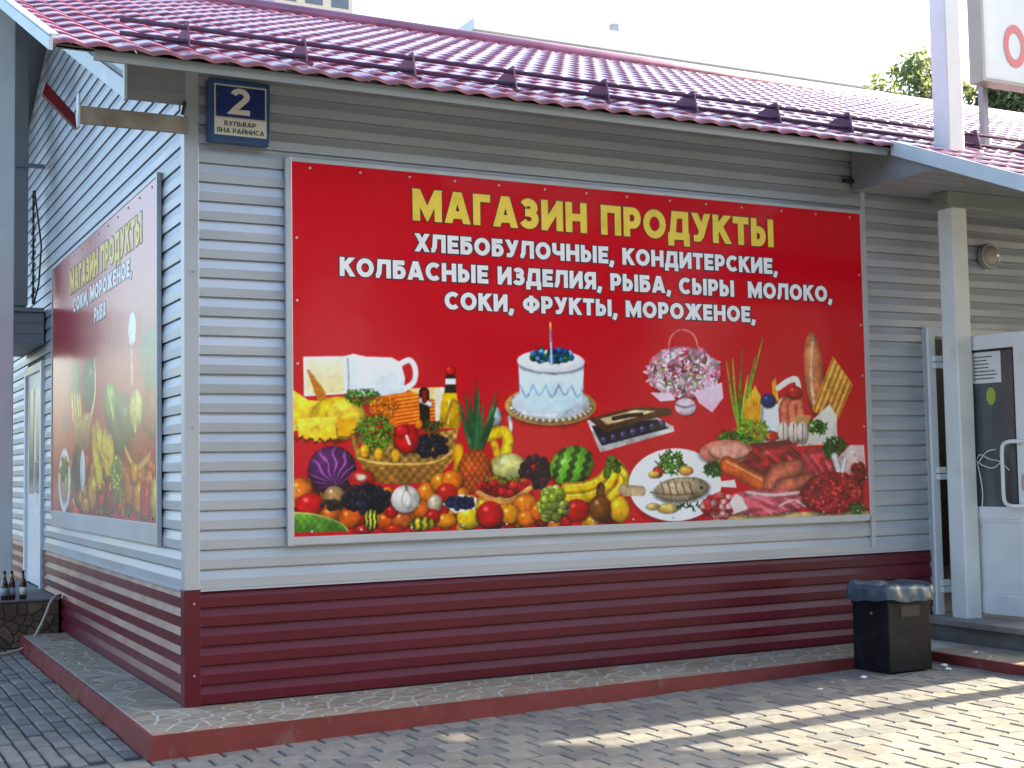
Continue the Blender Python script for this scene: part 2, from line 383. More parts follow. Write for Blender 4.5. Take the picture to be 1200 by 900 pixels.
for k in range(nS):
    z = ZB+.004+k*PS
    segs = ((.086, DX0-.075), (DX1+.06, WX1)) if z < DZ+.02 else ((.086, WX1),)
    if z < 4.2:
        for a, b in segs: inst('siding_plank', PX, fw, (a, YF, z), sc=(b-a, 1, 1))
for k in range(60):
    z = ZB+.004+k*PS
    if z < 3.90: y0, y1 = .086, YB
    else: y0 = max(.086, (z+.06-3.985)/SL); y1 = 2*RY-y0
    if y1-y0 < .3: break
    segs = ((y0, LY0-.05), (LY1+.05, y1)) if z < LZ1+.03 else ((y0, y1),)
    for a, b in segs: inst('siding_plank', PY, lw, (XF, a, z), sc=(1, b-a, 1))
# corner and edge trims
MB().prism([(-.006, -.006, ZB), (.09, -.006, ZB), (.09, .018, ZB), (.018, .018, ZB), (.018, .09, ZB), (-.006, .09, ZB)], (0, 0, 4.23-ZB)).build('corner_trim', M['trim'], shop, bevel=.003)
MB().prism([(-.010, -.010, ZP), (.092, -.010, ZP), (.092, .018, ZP), (.018, .018, ZP), (.018, .092, ZP), (-.010, .092, ZP)], (0, 0, ZB-.004-ZP)).build('corner_trim', M['maroon'], shop, bevel=.003)
MB().box(.092, DX0-.06, -.012, .018, ZB-.012, ZB+.003).build('drip_trim', M['trim'], shop)
MB().box(-.012, .018, .092, LY0-.05, ZB-.012, ZB+.003).build('drip_trim', M['trim'], shop)
MB().box(5.655, 5.70, -.014, .018, .9, 4.22).build('seam_trim', M['trim'], shop)
for (x, z) in ((.05, .78), (.05, .33), (.05, 1.9), (.05, 2.9)):
    MB().tube([(x, -.012 if z < .86 else -.007, z), (x, -.018, z)], .007).build('screw', M['steel'], shop)
# entrance jambs
MB().box(DX0-.088, DX0-.0605, -.009, .018, ZP, DZ+.06).build('end_trim', M['trim'], shop)
for x in (DX0-.06, DX1-.02):
    MB().box(x, x+.08, -.03, .2, .30, DZ+.05).build('door_jamb', M['pvc'], shop, bevel=.005)
MB().box(DX0+.02, DX1-.02, -.028, .2, DZ-.03, DZ+.045).build('door_head', M['pvc'], shop, bevel=.005)
# the open leaf and the closed leaf
def door_leaf(name, hinge, ang, wd, z0, z1, label=None):
    """leaf in local coords: x along the leaf, y thickness; notices etc added by the caller"""
    e = bpy.data.objects.new(name, None); C.objects.link(e); e.parent = shop; e.location = Vector((hinge[0], hinge[1], z0))-wp(shop); e.rotation_euler = (0, 0, ang)
    if label: e['label'] = label
    def loc(nm, bm, mt, bv=.004):
        me = bpy.data.meshes.new(nm); me.from_pydata(bm.v, [], bm.f); me.update(); me.materials.append(mt)
        o = bpy.data.objects.new(nm, me); C.objects.link(o); o.parent = e
        if bv: md = o.modifiers.new('bevel', 'BEVEL'); md.width = bv; md.segments = 2; md.limit_method = 'ANGLE'
        return o
    H = z1-z0; st = .125; mid = .78
    for a, b in ((0, st), (wd-st, wd)): loc('stile', MB().box(a, b, -.03, .03, 0, H), M['pvc'])
    for a, b in ((0, .16), (mid, mid+.10), (H-.12, H)): loc('rail', MB().box(st, wd-st, -.028, .028, a, b), M['pvc'])
    loc('panel', MB().box(st, wd-st, -.012, .012, .16, mid), M['pvc'], 0)
    loc('bead', MB().box(st, wd-st, -.022, .022, .16, .185).box(st, wd-st, -.022, .022, mid-.022, mid).box(st, st+.022, -.021, .021, .185, mid-.022).box(wd-st-.022, wd-st, -.021, .021, .185, mid-.022), M['pvc'], 0)
    loc('pane', MB().box(st, wd-st, -.008, .008, mid+.10, H-.12), M['glass'], 0)
    loc('gasket', MB().box(st, st+.02, -.018, .018, mid+.10, H-.12).box(wd-st-.02, wd-st, -.018, .018, mid+.10, H-.12).box(st+.02, wd-st-.02, -.0175, .0175, H-.14, H-.12), M['cable'], 0)
    return e, loc
leaf, loc = door_leaf('door', (6.485, -.07), R(-83.5), .82, .34, 2.64, 'open white plastic door leaf with pull handle, notices and dark glass')
# on the -y local side (facing the camera's left): handle, papers
hx = .75
hd_ = loc('handle', MB().tube(smooth_pts([(hx, -.03, 1.41), (hx-.015, -.07, 1.41), (hx-.07, -.095, 1.41), (hx-.125, -.10, 1.39), (hx-.145, -.10, 1.33), (hx-.145, -.10, 1.15), (hx-.145, -.10, 0.97), (hx-.125, -.10, .91), (hx-.07, -.095, .89), (hx-.015, -.07, .89), (hx, -.03, .89)], 4), .016, 10), M['pvc'], 0)
hd_.data.polygons.foreach_set('use_smooth', [True]*len(hd_.data.polygons))
loc('lock', MB().box(hx-.02, hx+.02, -.038, -.03, 1.02, 1.14), M['steel'])
loc('notice', MB().box(.28, .56, -.0105, -.0085, 1.90, 2.16), M['paper'], 0)
nl = MB()
for i in range(7): nl.box(.30, .30+.23*random.uniform(.55, 1), -.0118, -.0108, 2.115-.03*i, 2.123-.03*i)
loc('notice_text', nl, M['ink'], 0)
gd = MB(); gd.add([(.455+.045*math.cos(a), -.0102, 1.79+.075*math.sin(a)) for a in np.linspace(0, 2*math.pi, 20)[:-1]], [tuple(range(19))]); loc('sticker', gd, M['green'], 0)
for pts in ([(.30, -.02, 1.27), (.36, -.05, 1.31), (.45, -.05, 1.27), (.55, -.06, 1.25), (.63, -.05, 1.18)], [(.30, -.02, 1.26), (.38, -.05, 1.22), (.48, -.04, 1.20), (.58, -.05, 1.27)], [(.30, -.02, 1.25), (.34, -.04, 1.15), (.36, -.04, 1.0), (.35, -.04, .88)], [(.32, -.03, 1.24), (.42, -.05, 1.33), (.5, -.04, 1.35)]):
    loc('ribbon', MB().tube(smooth_pts(pts, 5), .0042, 6), M['paper'], 0)
leaf2, loc2 = door_leaf('door', (7.37, .02), 0, .91, .34, 2.64)
for z in (2.45, 1.5, .55):
    MB().box(DX0-.03, DX0+.075, -.075, -.032, z-.055, z-.008).box(DX0-.03, DX0+.055, -.072, -.034, z+.0, z+.05).build('hinge', M['pvc'], shop, bevel=.004)
# side door
sdr = empty('door', (-.01, LY0, LZ0), parent=shop); sdr['label'] = 'closed white side door with narrow panes under the small canopy'
def sd_(nm, a, b, z0, z1, x0, x1, mt, bv=.004): return MB().box(x0, x1, LY0+a, LY0+b, z0, z1).build(nm, mt, sdr, bevel=bv)
sd_('frame', -.05, .05, LZ0, LZ1+.05, -.03, .1, M['pvc']); sd_('frame', 1.15, 1.25, LZ0, LZ1+.05, -.03, .1, M['pvc']); sd_('frame', .05, 1.15, LZ1-.04, LZ1+.048, -.028, .1, M['pvc'])
sd_('leaf', .05, 1.15, LZ0+.01, LZ1-.04, .0, .06, M['pvc'])
sd_('pane', .16, .46, 1.42, 2.55, -.004, .0, M['glass'], 0); sd_('pane', .66, 1.0, 1.42, 2.55, -.004, .0, M['glass'], 0)
sd_('panel', .18, 1.0, .60, 1.24, -.006, .0, M['pvc'])
MB().tube([(-.01, LY0+.14, 1.45), (-.06, LY0+.14, 1.45), (-.06, LY0+.14, 1.75), (-.01, LY0+.14, 1.75)], .012).build('handle', M['pvc'], sdr)

# ------------------------------------------------------------------ roof
roof = empty('roof', (0, EY, EZ), parent=shop)
ang = math.atan(SL); TW, TL = .19, .35; dY = TL*math.cos(ang)
def tile_geo():
    n = 8; v = []; f = []
    for r, (s, up) in enumerate(((0, -.012), (0, .009), (.12, .0075), (TL+.03, -.003))):
        for i in range(n+1):
            x = i/n; ph = 2*math.pi*x
            hgt = .021*(.5-.5*math.cos(ph))**.8+up
            s2 = s-(.016*math.sin(ph/2)**2 if r < 2 else 0)
            v.append((x*TW*1.0, s2, hgt))
    for r in range(3):
        for i in range(n): a = r*(n+1)+i; f.append((a, a+1, a+n+2, a+n+1))
    return v, f
tv, tf = tile_geo(); TM = mesh('tile', tv, tf, M['tile'], True)
for p in TM.polygons:
    if p.index < 8: p.use_smooth = False
def tiles(parent, x0, x1, rows, limit=300):
    cand = []
    for k in rows:
        y = EY+k*dY; z = EZ+k*dY*SL
        for i in range(int(round((x1-x0)/TW))): cand.append((x0+i*TW, y, z))
    sc = []
    for p in cand:
        u, vv, d = pix((p[0]+TW/2, p[1]+.1, p[2])); sc.append(d if (-15 < u < 1215 and vv > -10) else 1e6+d)
    order = np.argsort(sc); V = []; Fc = []; ca, sa = math.cos(ang), math.sin(ang)
    for n, k in enumerate(order):
        x, y, z = cand[k]; dz = random.uniform(-.002, .002)
        if n < limit: inst('tile', TM, parent, (x, y, z+dz), (ang+random.uniform(-.008, .008), random.uniform(-.006, .006), 0))
        else:
            b = len(V); V += [(x+p[0], y+p[1]*ca-p[2]*sa, z+dz+p[1]*sa+p[2]*ca) for p in tv]; Fc += [tuple(i+b for i in q) for q in tf]
    off = wp(parent); me = mesh('tile_field', [(a-off.x, b-off.y, c-off.z) for a, b, c in V], Fc, M['tile'], True)
    o = bpy.data.objects.new('tile_field', me); C.objects.link(o); o.parent = parent; tag(o, kind='stuff')
tiles(roof, XL, XR, range(0, 19))
def slab(name, x0, x1, y0, y1, off, th, m, parent, s=SL):
    return MB().prism([(x0, y0, roofz(y0)+off), (x0, y1, roofz(y1)+off), (x0, y1, roofz(y1)+off-th), (x0, y0, roofz(y0)+off-th)], (x1-x0, 0, 0)).build(name, m, parent)
slab('deck_sheet', XL+.02, XR-.02, EY+.03, RY, -.022, .02, M['soffit'], roof)
slab('rear_slope', XL, XR, RY, 2*RY+.3, -.005, .03, M['tile'], roof)
slab('rear_soffit', XL, XR, RY, 2*RY+.3, -.04, .02, M['soffit'], roof)
MB().tube([(XL-.02, RY, roofz(RY)+.03), (XR, RY, roofz(RY)+.03)], .085, 12).build('ridge_cap', M['tile'], roof, True)
# rake trim along the tile edge, eave fascia
m = MB(); d = .0
for (a, b) in ((EY-.015, RY),): m.prism([(XL-.028, a, roofz(a)+.030), (XL-.028, b, roofz(b)+.030), (XL-.028, b, roofz(b)-.050), (XL-.028, a, roofz(a)-.050)], (.024, 0, 0))
m.build('rake_trim', M['rake'], roof)
m = MB().prism([(XL-.026, EY-.012, roofz(EY)+.044), (XL-.026, RY, roofz(RY)+.044), (XL-.026, RY, roofz(RY)+.031), (XL-.026, EY-.012, roofz(EY)+.031)], (.055, 0, 0)); m.build('rake_cap', M['rake'], roof)
MB().box(-.66, 5.50, EY+.035, EY+.055, EZ-.068, EZ-.004).build('fascia', M['fascia'], roof)
MB().box(XL+.01, -.66, EY+.030, EY+.045, EZ-.022, EZ-.002).build('eave_angle', M['fascia'], roof)
# boxed rake return at the corner
rb = 3.975
MB().box(-.372, -.004, -.03, -.008, rb, 4.235).build('eave_return', M['soffit'], roof)
MB().box(-.374, -.005, -.036, -.0305, rb+.02, rb+.075).build('return_rib', M['soffit'], roof)
MB().box(-.39, -.3725, -.04, .01, rb-.004, 4.25).build('return_edge', M['rake'], roof)
def rk(name, z0, z1, x0, x1, m):
    a, b = .012, RY
    MB().prism([(x0, a, rb+z0+SL*a), (x0, b, rb+z0+SL*b), (x0, b, rb+z1+SL*b), (x0, a, rb+z1+SL*a)], (x1-x0, 0, 0)).build(name, m, roof)
rk('rake_board', 0, .125, -.375, -.358, M['rake']); rk('rake_groove', .125, .175, -.360, -.345, M['soffit']); rk('rake_board', .175, .29, -.375, -.358, M['rake'])
rk('rake_soffit', .0, .015, -.356, -.012, M['soffit'])
# snow guard
gd = empty('snow_guard', (0, -.05, 4.3), parent=roof)
for z in (4.475, 4.385):
    MB().tube([(-.42, -.05, z), (XR-.3, -.05, z)], .0165, 8).build('rail', M['guard'], gd, True)
bm_ = MB(); yb = -.12
bm_.prism([(0, -.13, roofz(-.13)+.02), (0, .20, roofz(.20)+.02), (0, .20, roofz(.20)+.035), (0, -.02, 4.51), (0, -.085, 4.51), (0, -.13, roofz(-.13)+.04)], (.012, 0, 0))
bm_.box(-.03, .04, -.16, -.13, roofz(-.15)+.015, roofz(-.15)+.03)
b0 = bm_.build('bracket', M['guard'], gd)
xsb = [.0, .785, 1.57, 2.36, 3.14, 3.94, 4.75, 5.5, 6.95, 7.7, 8.5, 9.3, 10.1, 10.9, 11.7, 12.5]
for i, x in enumerate(xsb):
    if i == 0: b0.location.x += x-.006
    else:
        c = b0.copy(); C.objects.link(c); c.location.x = x-.006
    
# porch roof: the same slope carried forward over the entrance
CX0, CX1, CY = 5.55, 9.92, -2.44; c1x = 6.375
pr = empty('porch_roof', (CX0, EY, EZ), parent=shop)
tiles(pr, CX0, CX1, range(-6, 0), 270)
slab('deck_sheet', CX0, CX1, CY+.06, EY+.03, -.022, .02, M['soffit'], pr)
for x in (CX0-.03, CX1+.006):
    MB().prism([(x, CY, roofz(CY)+.045), (x, EY+.02, roofz(EY+.02)+.045), (x, EY+.02, roofz(EY+.02)-.075), (x, CY, roofz(CY)-.075)], (.024, 0, 0)).build('rake_trim', M['rake'], pr)
MB().box(CX0, CX1, CY+.03, CY+.05, roofz(CY)-.11, roofz(CY)-.01).build('fascia', M['fascia'], pr)
sz = 3.88; ys_ = (sz-EZ+.06)/SL+EY                # where a level soffit meets the slope
MB().box(CX0+.01, CX1-.01, ys_, -.021, sz-.02, sz).build('soffit', M['soffit'], pr)
for k in range(5): MB().box(CX0+.012, CX1-.012, ys_+.02-.0+k*.15, ys_+.155+k*.15, sz-.026, sz-.0205).build('soffit_panel', M['soffit'], pr)
MB().prism([(CX0+.012, -.022, sz), (CX0+.012, ys_, sz), (CX0+.012, -.022, roofz(-.022)-.05)], (.02, 0, 0)).build('gable_panel', M['soffit'], pr)
MB().prism([(CX1-.03, -.022, sz), (CX1-.03, ys_, sz), (CX1-.03, -.022, roofz(-.022)-.05)], (.02, 0, 0)).build('gable_panel', M['soffit'], pr)
MB().box(c1x-.12, CX1-.1, -.40, -.22, 3.72, sz-.027).build('beam', M['fascia'], pr, bevel=.006)
MB().box(CX0+.05, CX1-.05, -1.90, -1.76, roofz(-1.83)-.24, roofz(-1.83)-.07).build('beam', M['fascia'], pr, bevel=.006)
# columns: the near one runs on through the roof and carries the roof sign
c1 = (6.385, -.31); h_ = .084
MB().box(c1[0]-h_, c1[0]+h_, c1[1]-h_, c1[1]+h_, .30, 3.72).build('column', M['white'], shop, bevel=.012)
MB().box(c1[0]-h_-.005, c1[0]+h_+.005, c1[1]-h_-.005, c1[1]+h_+.005, 4.0, 7.2).build('column', M['white'], shop, bevel=.012)
MB().box(8.51, 8.71, -1.94, -1.74, .30, roofz(-1.83)-.24).build('column', M['white'], shop, bevel=.01)
# wall added out of view past the door to cast the yard's shadow edge
MB().box(9.42, 9.52, -1.36, -.02, .0, 3.6).build('shadow_wall', M['silver'], shop)
# side column, duct and canopy over the side door
MB().box(-.58, -.375, 5.45, 5.65, .42, 6.35).build('column', M['white'], shop, bevel=.01)
dct = MB().box(-.33, -.18, 5.95, 6.10, 3.36, 6.1).build('duct', M['fascia'], shop, bevel=.008)
MB().box(-.345, -.02, 5.93, 5.949, 4.80, 4.845).build('duct_clamp', M['soffit'], shop)
can = empty('side_canopy', (0, 6, 2.95), parent=shop)
MB().box(-.75, -.012, 5.98, 7.6, 2.97, 3.30).build('canopy_box', M['soffit'], can, bevel=.01)
for z in (3.08, 3.19): MB().box(-.752, -.02, 5.968, 5.979, z, z+.012).build('rib', M['fascia'], can)
MB().box(-.77, -.014, 5.95, 7.63, 3.301, 3.345).build('coping', M['fascia'], can)
pts = [(-.105+.018*math.sin(t*9)*0+.0, 6.13, 4.6-1.2*t) for t in np.linspace(0, 1, 20)]
MB().tube(pts, .012).build('cable', M['cable'], shop)
hx_ = [(-.105+.022*math.cos(t*2*math.pi*9), 6.13+.022*math.sin(t*2*math.pi*9), 4.6-1.18*t) for t in np.linspace(0, 1, 140)]
MB().tube(hx_, .008, 6).build('cable_wrap', M['cablewhite'], shop)
MB().tube([(-.10, 6.1, 4.6), (-.07, 6.05, 4.3), (-.04, 6.02, 4.0), (-.06, 6.05, 3.6), (-.10, 6.12, 3.4)], .009, 6).build('cable', M['cable'], shop)
# small steel stub beside the billboard corner
MB().box(5.46, 5.64, -.05, -.014, 3.925, 3.955).build('bracket', M['cable'], shop)

# porch deck
pd = empty('porch_deck', (6.12, -2.7, 0), 'grey concrete porch step in front of the open entrance', 'porch')
MB().box(6.16, 10.5, -2.6, .02, -.05, .262).build('base', M['concrete'], pd, bevel=.008)
MB().box(6.10, 10.5, -2.66, .018, .264, .302).build('slab_edge', M['decktile'], pd, bevel=.008)
for i in range(7):
    for j in range(4):
        MB().box(6.11+.62*i, 6.11+.62*i+.612, -2.65+.66*j, -2.65+.66*j+.652, .3025, .310).build('tile', M['decktile'], pd)

# side step with brown stone cladding
st = empty('side_step', (-1, 4.9, 0), 'brown stone clad step below the side door with bottles on it', 'step')
MB().box(-2.6, -.02, 4.90, 7.6, -.05, .425).build('base', M['brownbed'], st)
MB().box(-2.62, -.015, 4.885, 7.6, .4255, .445).build('coping', M['concrete'], st, bevel=.005)
stones(voronoi([(-1.5, .0), (-.02, .0), (-.02, .42), (-1.5, .42)], 60, .012, rng), st, [M['brown1'], M['brown2'], M['brown1']], 0, .012, lambda x, z, h: (x, 4.90-h, z))

# ================================================================== LETTERS made of strokes
def arc(cx, cy, rx, ry, a0, a1, n=9): return [(cx+rx*math.cos(R(a0+(a1-a0)*i/n)), cy+ry*math.sin(R(a0+(a1-a0)*i/n))) for i in range(n+1)]
def glyphs(t):
    h = t/2; T, B = 1-h, h
    def bowl(L, Rr, y0, y1): rr = (y1-y0)/2; return [(L, y1)]+arc(Rr-rr*.8, (y0+y1)/2, rr*.8, rr, 90, -90)+[(L, y0)]
    G = {}
    def g(c, w, *st, closed=()): G[c] = (w, st, closed)
    g('М', .98, [(h, 0), (h, 1)], [(.98-h, 0), (.98-h, 1)], [(h*.9, .99), (.49, .22), (.98-h*.9, .99)])
    g('А', .88, [(h, 0), (.42, .985)], [(.88-h, 0), (.46, .985)], [(.22, .27), (.66, .27)])
    g('Г', .60, [(h, 0), (h, T), (.60, T)])
    g('З', .66, arc(.30, (T+.53)/2, .20, (T-.53)/2, 158, -90)+[(.17, .53)], [(.17, .529)]+arc(.30, (.53+B)/2, .36-h, (.53-B)/2, 90, -158, 11))
    g('И', .80, [(h, 0), (h, 1)], [(.8-h, 0), (.8-h, 1)], [(h, .1), (.8-h, .9)])
    g('Й', .80, [(h, 0), (h, 1)], [(.8-h, 0), (.8-h, 1)], [(h, .1), (.8-h, .9)], arc(.4, 1.2, .14, .1, 190, 350, 5))
    g('Н', .80, [(h, 0), (h, 1)], [(.8-h, 0), (.8-h, 1)], [(h, .5), (.8-h, .5)])
    g('П', .78, [(h, 0), (h, T), (.78-h, T), (.78-h, 0)])
    g('Р', .68, [(h, 0), (h, 1)], bowl(h, .68-h, .40, T))
    g('О', .90, arc(.45, .5, .45-h, .5-h, 0, 360, 22))
    g('Д', .86, [(.17, .16), (.26, T), (.70, T), (.70, .16)], [(0, .14), (.86, .14)], [(h*.9, -.2), (h*.9, .2)], [(.86-h*.9, -.2), (.86-h*.9, .2)])
    g('У', .78, [(h, 1), (.42, .40)], [(.78-h, 1), (.38, .22), (.28, .11), (.08, .11)])
    g('К', .76, [(h, 0), (h, 1)], [(h, .42), (.76-h, 1)], [(.30, .60), (.76-h*.8, 0)])
    g('Т', .68, [(0, T), (.68, T)], [(.34, 0), (.34, T)])
    g('Ы', .98, [(h, 0), (h, 1)], bowl(h, .64-h, B, .60), [(.98-h, 0), (.98-h, 1)])
    g('Ь', .68, [(h, 0), (h, 1)], bowl(h, .68-h, B, .60))
    g('Х', .80, [(h, 0), (.8-h, 1)], [(h, 1), (.8-h, 0)])
    g('Л', .80, [(.0, .11), (.10, .11), (.18, .3), (.22, T), (.8-h, T), (.8-h, 0)])
    g('Е', .62, [(h, 0), (h, 1)], [(h, T), (.62, T)], [(h, .5), (.57, .5)], [(h, B), (.62, B)])
    g('Б', .68, [(h, 0), (h, 1)], [(h, T), (.62, T)], bowl(h, .68-h, B, .58))
    g('Ч', .74, [(h, 1), (h, .62)]+arc(h+.22, .58, .22, .16, 180, 270, 4)+[(.74-h, .42)], [(.74-h, 0), (.74-h, 1)])
    g('С', .78, arc(.45, .5, .45-h, .5-h, 45, 315, 16))
    g('Я', .72, [(.72-h, 0), (.72-h, 1)], [(.72-p[0], p[1]) for p in bowl(h, .72-h, .40, T)], [(.34, .42), (h*.9, 0)])
    g('Ф', .98, arc(.49, .5, .49-h, .36-h*.6, 0, 360, 20), [(.49, 0), (.49, 1)])
    g('Ж', 1.10, [(.55, 0), (.55, 1)], [(h, 1), (.45, .52), (h, 0)], [(1.1-h, 1), (.65, .52), (1.1-h, 0)])
    g('В', .70, [(h, 0), (h, 1)], bowl(h, .66-h, .53, T), bowl(h, .70-h, B, .51))
    g(',', .26, [(.15, .2), (.13, .04), (.04, -.18)])
    g('2', .66, arc(.33, .70, .33-h, .30-h, 165, -28, 10)+[(.18, .22), (h*.8, B), (.66, B)])
    g(' ', .34)
    return G
def ribbon(pts, t, ext):
    """flat band along a polyline, mitred"""
    P = [np.array(p, float) for p in pts]; closed = np.hypot(*(P[0]-P[-1])) < 1e-6
    if closed: P = P[:-1]
    n = len(P)
    if not closed and ext:
        d = P[0]-P[1]; P[0] = P[0]+d/np.hypot(*d)*ext; d = P[-1]-P[-2]; P[-1] = P[-1]+d/np.hypot(*d)*ext
    L = []; Rr = []
    for i in range(n):
        a = P[i]-P[i-1] if (closed or i > 0) else P[1]-P[0]; b = P[(i+1) % n]-P[i] if (closed or i < n-1) else P[-1]-P[-2]
        a = a/np.hypot(*a); b = b/np.hypot(*b); na = np.array([-a[1], a[0]]); nb = np.array([-b[1], b[0]]); q = na+nb; q = q/max(np.hypot(*q), 1e-6); k = min(1/max(q@na, .35), 2.2)
        L.append(P[i]+q*k*t/2); Rr.append(P[i]-q*k*t/2)
    v = L+Rr; f = [(i, n+i, n+(i+1) % n, (i+1) % n) for i in range(n if closed else n-1)]
    return v, f
def line_width(s, G, gap): return sum(G[c][0]+gap for c in s)-gap
def write(text, x0, x1, z0, zc, put, t, mt, parent, name='letter', grow=0, gap=.095):
    """letters between x0 and x1, baseline z0, cap height zc; put(x, z, d) -> 3d point, d outward; grow adds a dark outline under each"""
    G = glyphs(t); W = line_width(text, G, gap); sx = (x1-x0)/W; x = 0
    for c in text:
        w_, sts, _ = G[c]
        if sts:
            def lay_(gr, base):
                m = MB()
                for lev, p in enumerate(sts):
                    p = [tuple(q) for q in p]; free = c in 'ДЙ,'
                    if not free and len(p) > 1 and p[0] != p[-1]:
                        def far(a, b): L_ = math.hypot(a[0]-b[0], a[1]-b[1]); return (a[0]+(a[0]-b[0])/L_*.12, a[1]+(a[1]-b[1])/L_*.12)
                        if abs(p[0][1]-.5) > .46: p[0] = far(p[0], p[1])
                        if abs(p[-1][1]-.5) > .46: p[-1] = far(p[-1], p[-2])
                    v, f = ribbon(p, t+2*gr, gr)
                    for fc in f:
                        q_ = [tuple(v[i]) for i in fc]
                        if not free: q_ = clip(clip(q_, 0, 1, 1+gr), 0, -1, gr)
                        if len(q_) > 2: m.add([put(x0+(x+q[0])*sx, z0+q[1]*zc, base+lev*.00015) for q in q_], [tuple(range(len(q_)))])
                return m
            o = lay_(0, .0015 if grow else 0).build(name, mt, parent)
            if grow: lay_(grow, 0).build('outline', M['outline'], o)
        x += w_+gap

# ================================================================== PRINTED PICTURE
class Paint:
    """a printed picture: a colour per grid point, drawn with simple soft brushes (sRGB values)"""
    def __init__(s, gx, gz, bgc, conv):
        s.gx, s.gz = gx, gz; s.X, s.Z = np.meshgrid(gx, gz); s.img = np.zeros(s.X.shape+(3,)); s.img[:] = bgc; s.conv = conv
        s.dx = float(np.min(np.diff(gx))); s.nz = np.random.default_rng(3)
    def P(s, u, v): return s.conv(u, v)
    def win(s, x0, x1, z0, z1):
        i0, i1 = np.searchsorted(s.gx, [x0, x1]); j0, j1 = np.searchsorted(s.gz, [z0, z1])
        return slice(max(j0-1, 0), j1+1), slice(max(i0-1, 0), i1+1)
    def blend(s, sl, mask, col):
        s.img[sl] = s.img[sl]*(1-mask[..., None])+np.asarray(col)*mask[..., None]
    def ell(s, u, v, ru, rv, col, rot=0, shade=.55, hl=.35, tex=None, soft=1.0):
        cx, cz = s.P(u, v); x1, _ = s.P(u+ru, v); _, z1 = s.P(u, v-rv); a, b = abs(x1-cx), abs(z1-cz); r = max(a, b)*1.1
        sl = s.win(cx-r, cx+r, cz-r, cz+r); X, Z = s.X[sl]-cx, s.Z[sl]-cz
        if X.size == 0: return
        c, q = math.cos(rot), math.sin(rot); p, w_ = (X*c+Z*q)/a, (-X*q+Z*c)/b; d = np.sqrt(p*p+w_*w_)
        mask = np.clip((1-d)*min(a, b)/(s.dx*soft)+.5, 0, 1); nzv = np.sqrt(np.clip(1-d*d, 0, 1))
        if soft == 1.0 and min(a, b) > .02:
            s2 = s.win(cx-r*1.15, cx+r*1.15, cz-r*1.2, cz+r*1.1); X2, Z2 = s.X[s2]-cx, s.Z[s2]-cz+.12*b
            d2 = np.sqrt(((X2*c+Z2*q)/a)**2+((-X2*q+Z2*c)/b)**2); s.blend(s2, .6*np.clip((1.16-d2)/.22, 0, 1), s.img[s2]*.25)
        li = (1-shade)+shade*np.clip(.45*(-p*.5+w_*.6)+.85*nzv, 0, 1.2)
        colr = np.asarray(col)[None, None]*li[..., None]
        if tex is not None: colr = tex(colr, p, w_, nzv)
        sp = np.exp(-((p+.32)**2+(w_-.42)**2)/.03)*hl
        s.blend(sl, mask, np.clip(colr+sp[..., None], 0, 1))
    def poly(s, pts, col, col2=None, tex=None):
        q = np.array([s.P(*p) for p in pts]); lo, hi = q.min(0), q.max(0); sl = s.win(lo[0], hi[0], lo[1], hi[1]); X, Z = s.X[sl], s.Z[sl]
        if X.size == 0: return
        inside = np.zeros(X.shape, bool); dist = np.full(X.shape, 9.)
        for i in range(len(q)):
            a, b = q[i], q[(i+1) % len(q)]
            cr = ((a[1] > Z) != (b[1] > Z)) & (X < (b[0]-a[0])*(Z-a[1])/((b[1]-a[1]) or 1e-9)+a[0]); inside ^= cr
            e = b-a; t = np.clip(((X-a[0])*e[0]+(Z-a[1])*e[1])/(e@e), 0, 1); dist = np.minimum(dist, np.hypot(X-a[0]-t*e[0], Z-a[1]-t*e[1]))
        mask = np.clip(np.where(inside, dist, -dist)/s.dx+.5, 0, 1)
        tt = np.clip((hi[1]-Z)/max(hi[1]-lo[1], 1e-6), 0, 1)[..., None]
        c = np.asarray(col)*(1-tt)+np.asarray(col2 if col2 is not None else col)*tt
        if tex is not None: c = tex(c, (X-lo[0])/(hi[0]-lo[0]+1e-6), (Z-lo[1])/(hi[1]-lo[1]+1e-6), dist)
        s.blend(sl, mask, np.clip(c, 0, 1))
    def stroke(s, pts, wpx, col, shade=.4, taper=1.0, smooth=True):
        if smooth and len(pts) > 2:
            q = np.array(pts, float); out = []
            for i in range(len(q)-1):
                p0, p1, p2, p3 = q[max(i-1, 0)], q[i], q[i+1], q[min(i+2, len(q)-1)]
                for t in np.linspace(0, 1, 7)[:-1]: out.append(.5*((2*p1)+(-p0+p2)*t+(2*p0-5*p1+4*p2-p3)*t*t+(-p0+3*p1-3*p2+p3)*t**3))
            out.append(q[-1]); pts = out
        q = np.array([s.P(*p) for p in pts]); c0 = s.P(pts[0][0]+wpx/2, pts[0][1]); hw = abs(c0[0]-q[0][0])
        lo, hi = q.min(0)-hw, q.max(0)+hw; sl = s.win(lo[0], hi[0], lo[1], hi[1]); X, Z = s.X[sl], s.Z[sl]
        if X.size == 0: return
        best = np.full(X.shape, -9.); off = np.zeros(X.shape)
        for i in range(len(q)-1):
            a, b = q[i], q[i+1]; e = b-a; t = np.clip(((X-a[0])*e[0]+(Z-a[1])*e[1])/(e@e+1e-12), 0, 1)
            d = np.hypot(X-a[0]-t*e[0], Z-a[1]-t*e[1]); tw = hw*(1+(taper-1)*(i+t)/(len(q)-1)); val = tw-d
            upd = val > best; best = np.where(upd, val, best); off = np.where(upd, d/np.maximum(tw, 1e-6), off)
        mask = np.clip(best/s.dx+.5, 0, 1); li = 1-shade*off**2
        s.blend(sl, mask, np.asarray(col)*li[..., None])
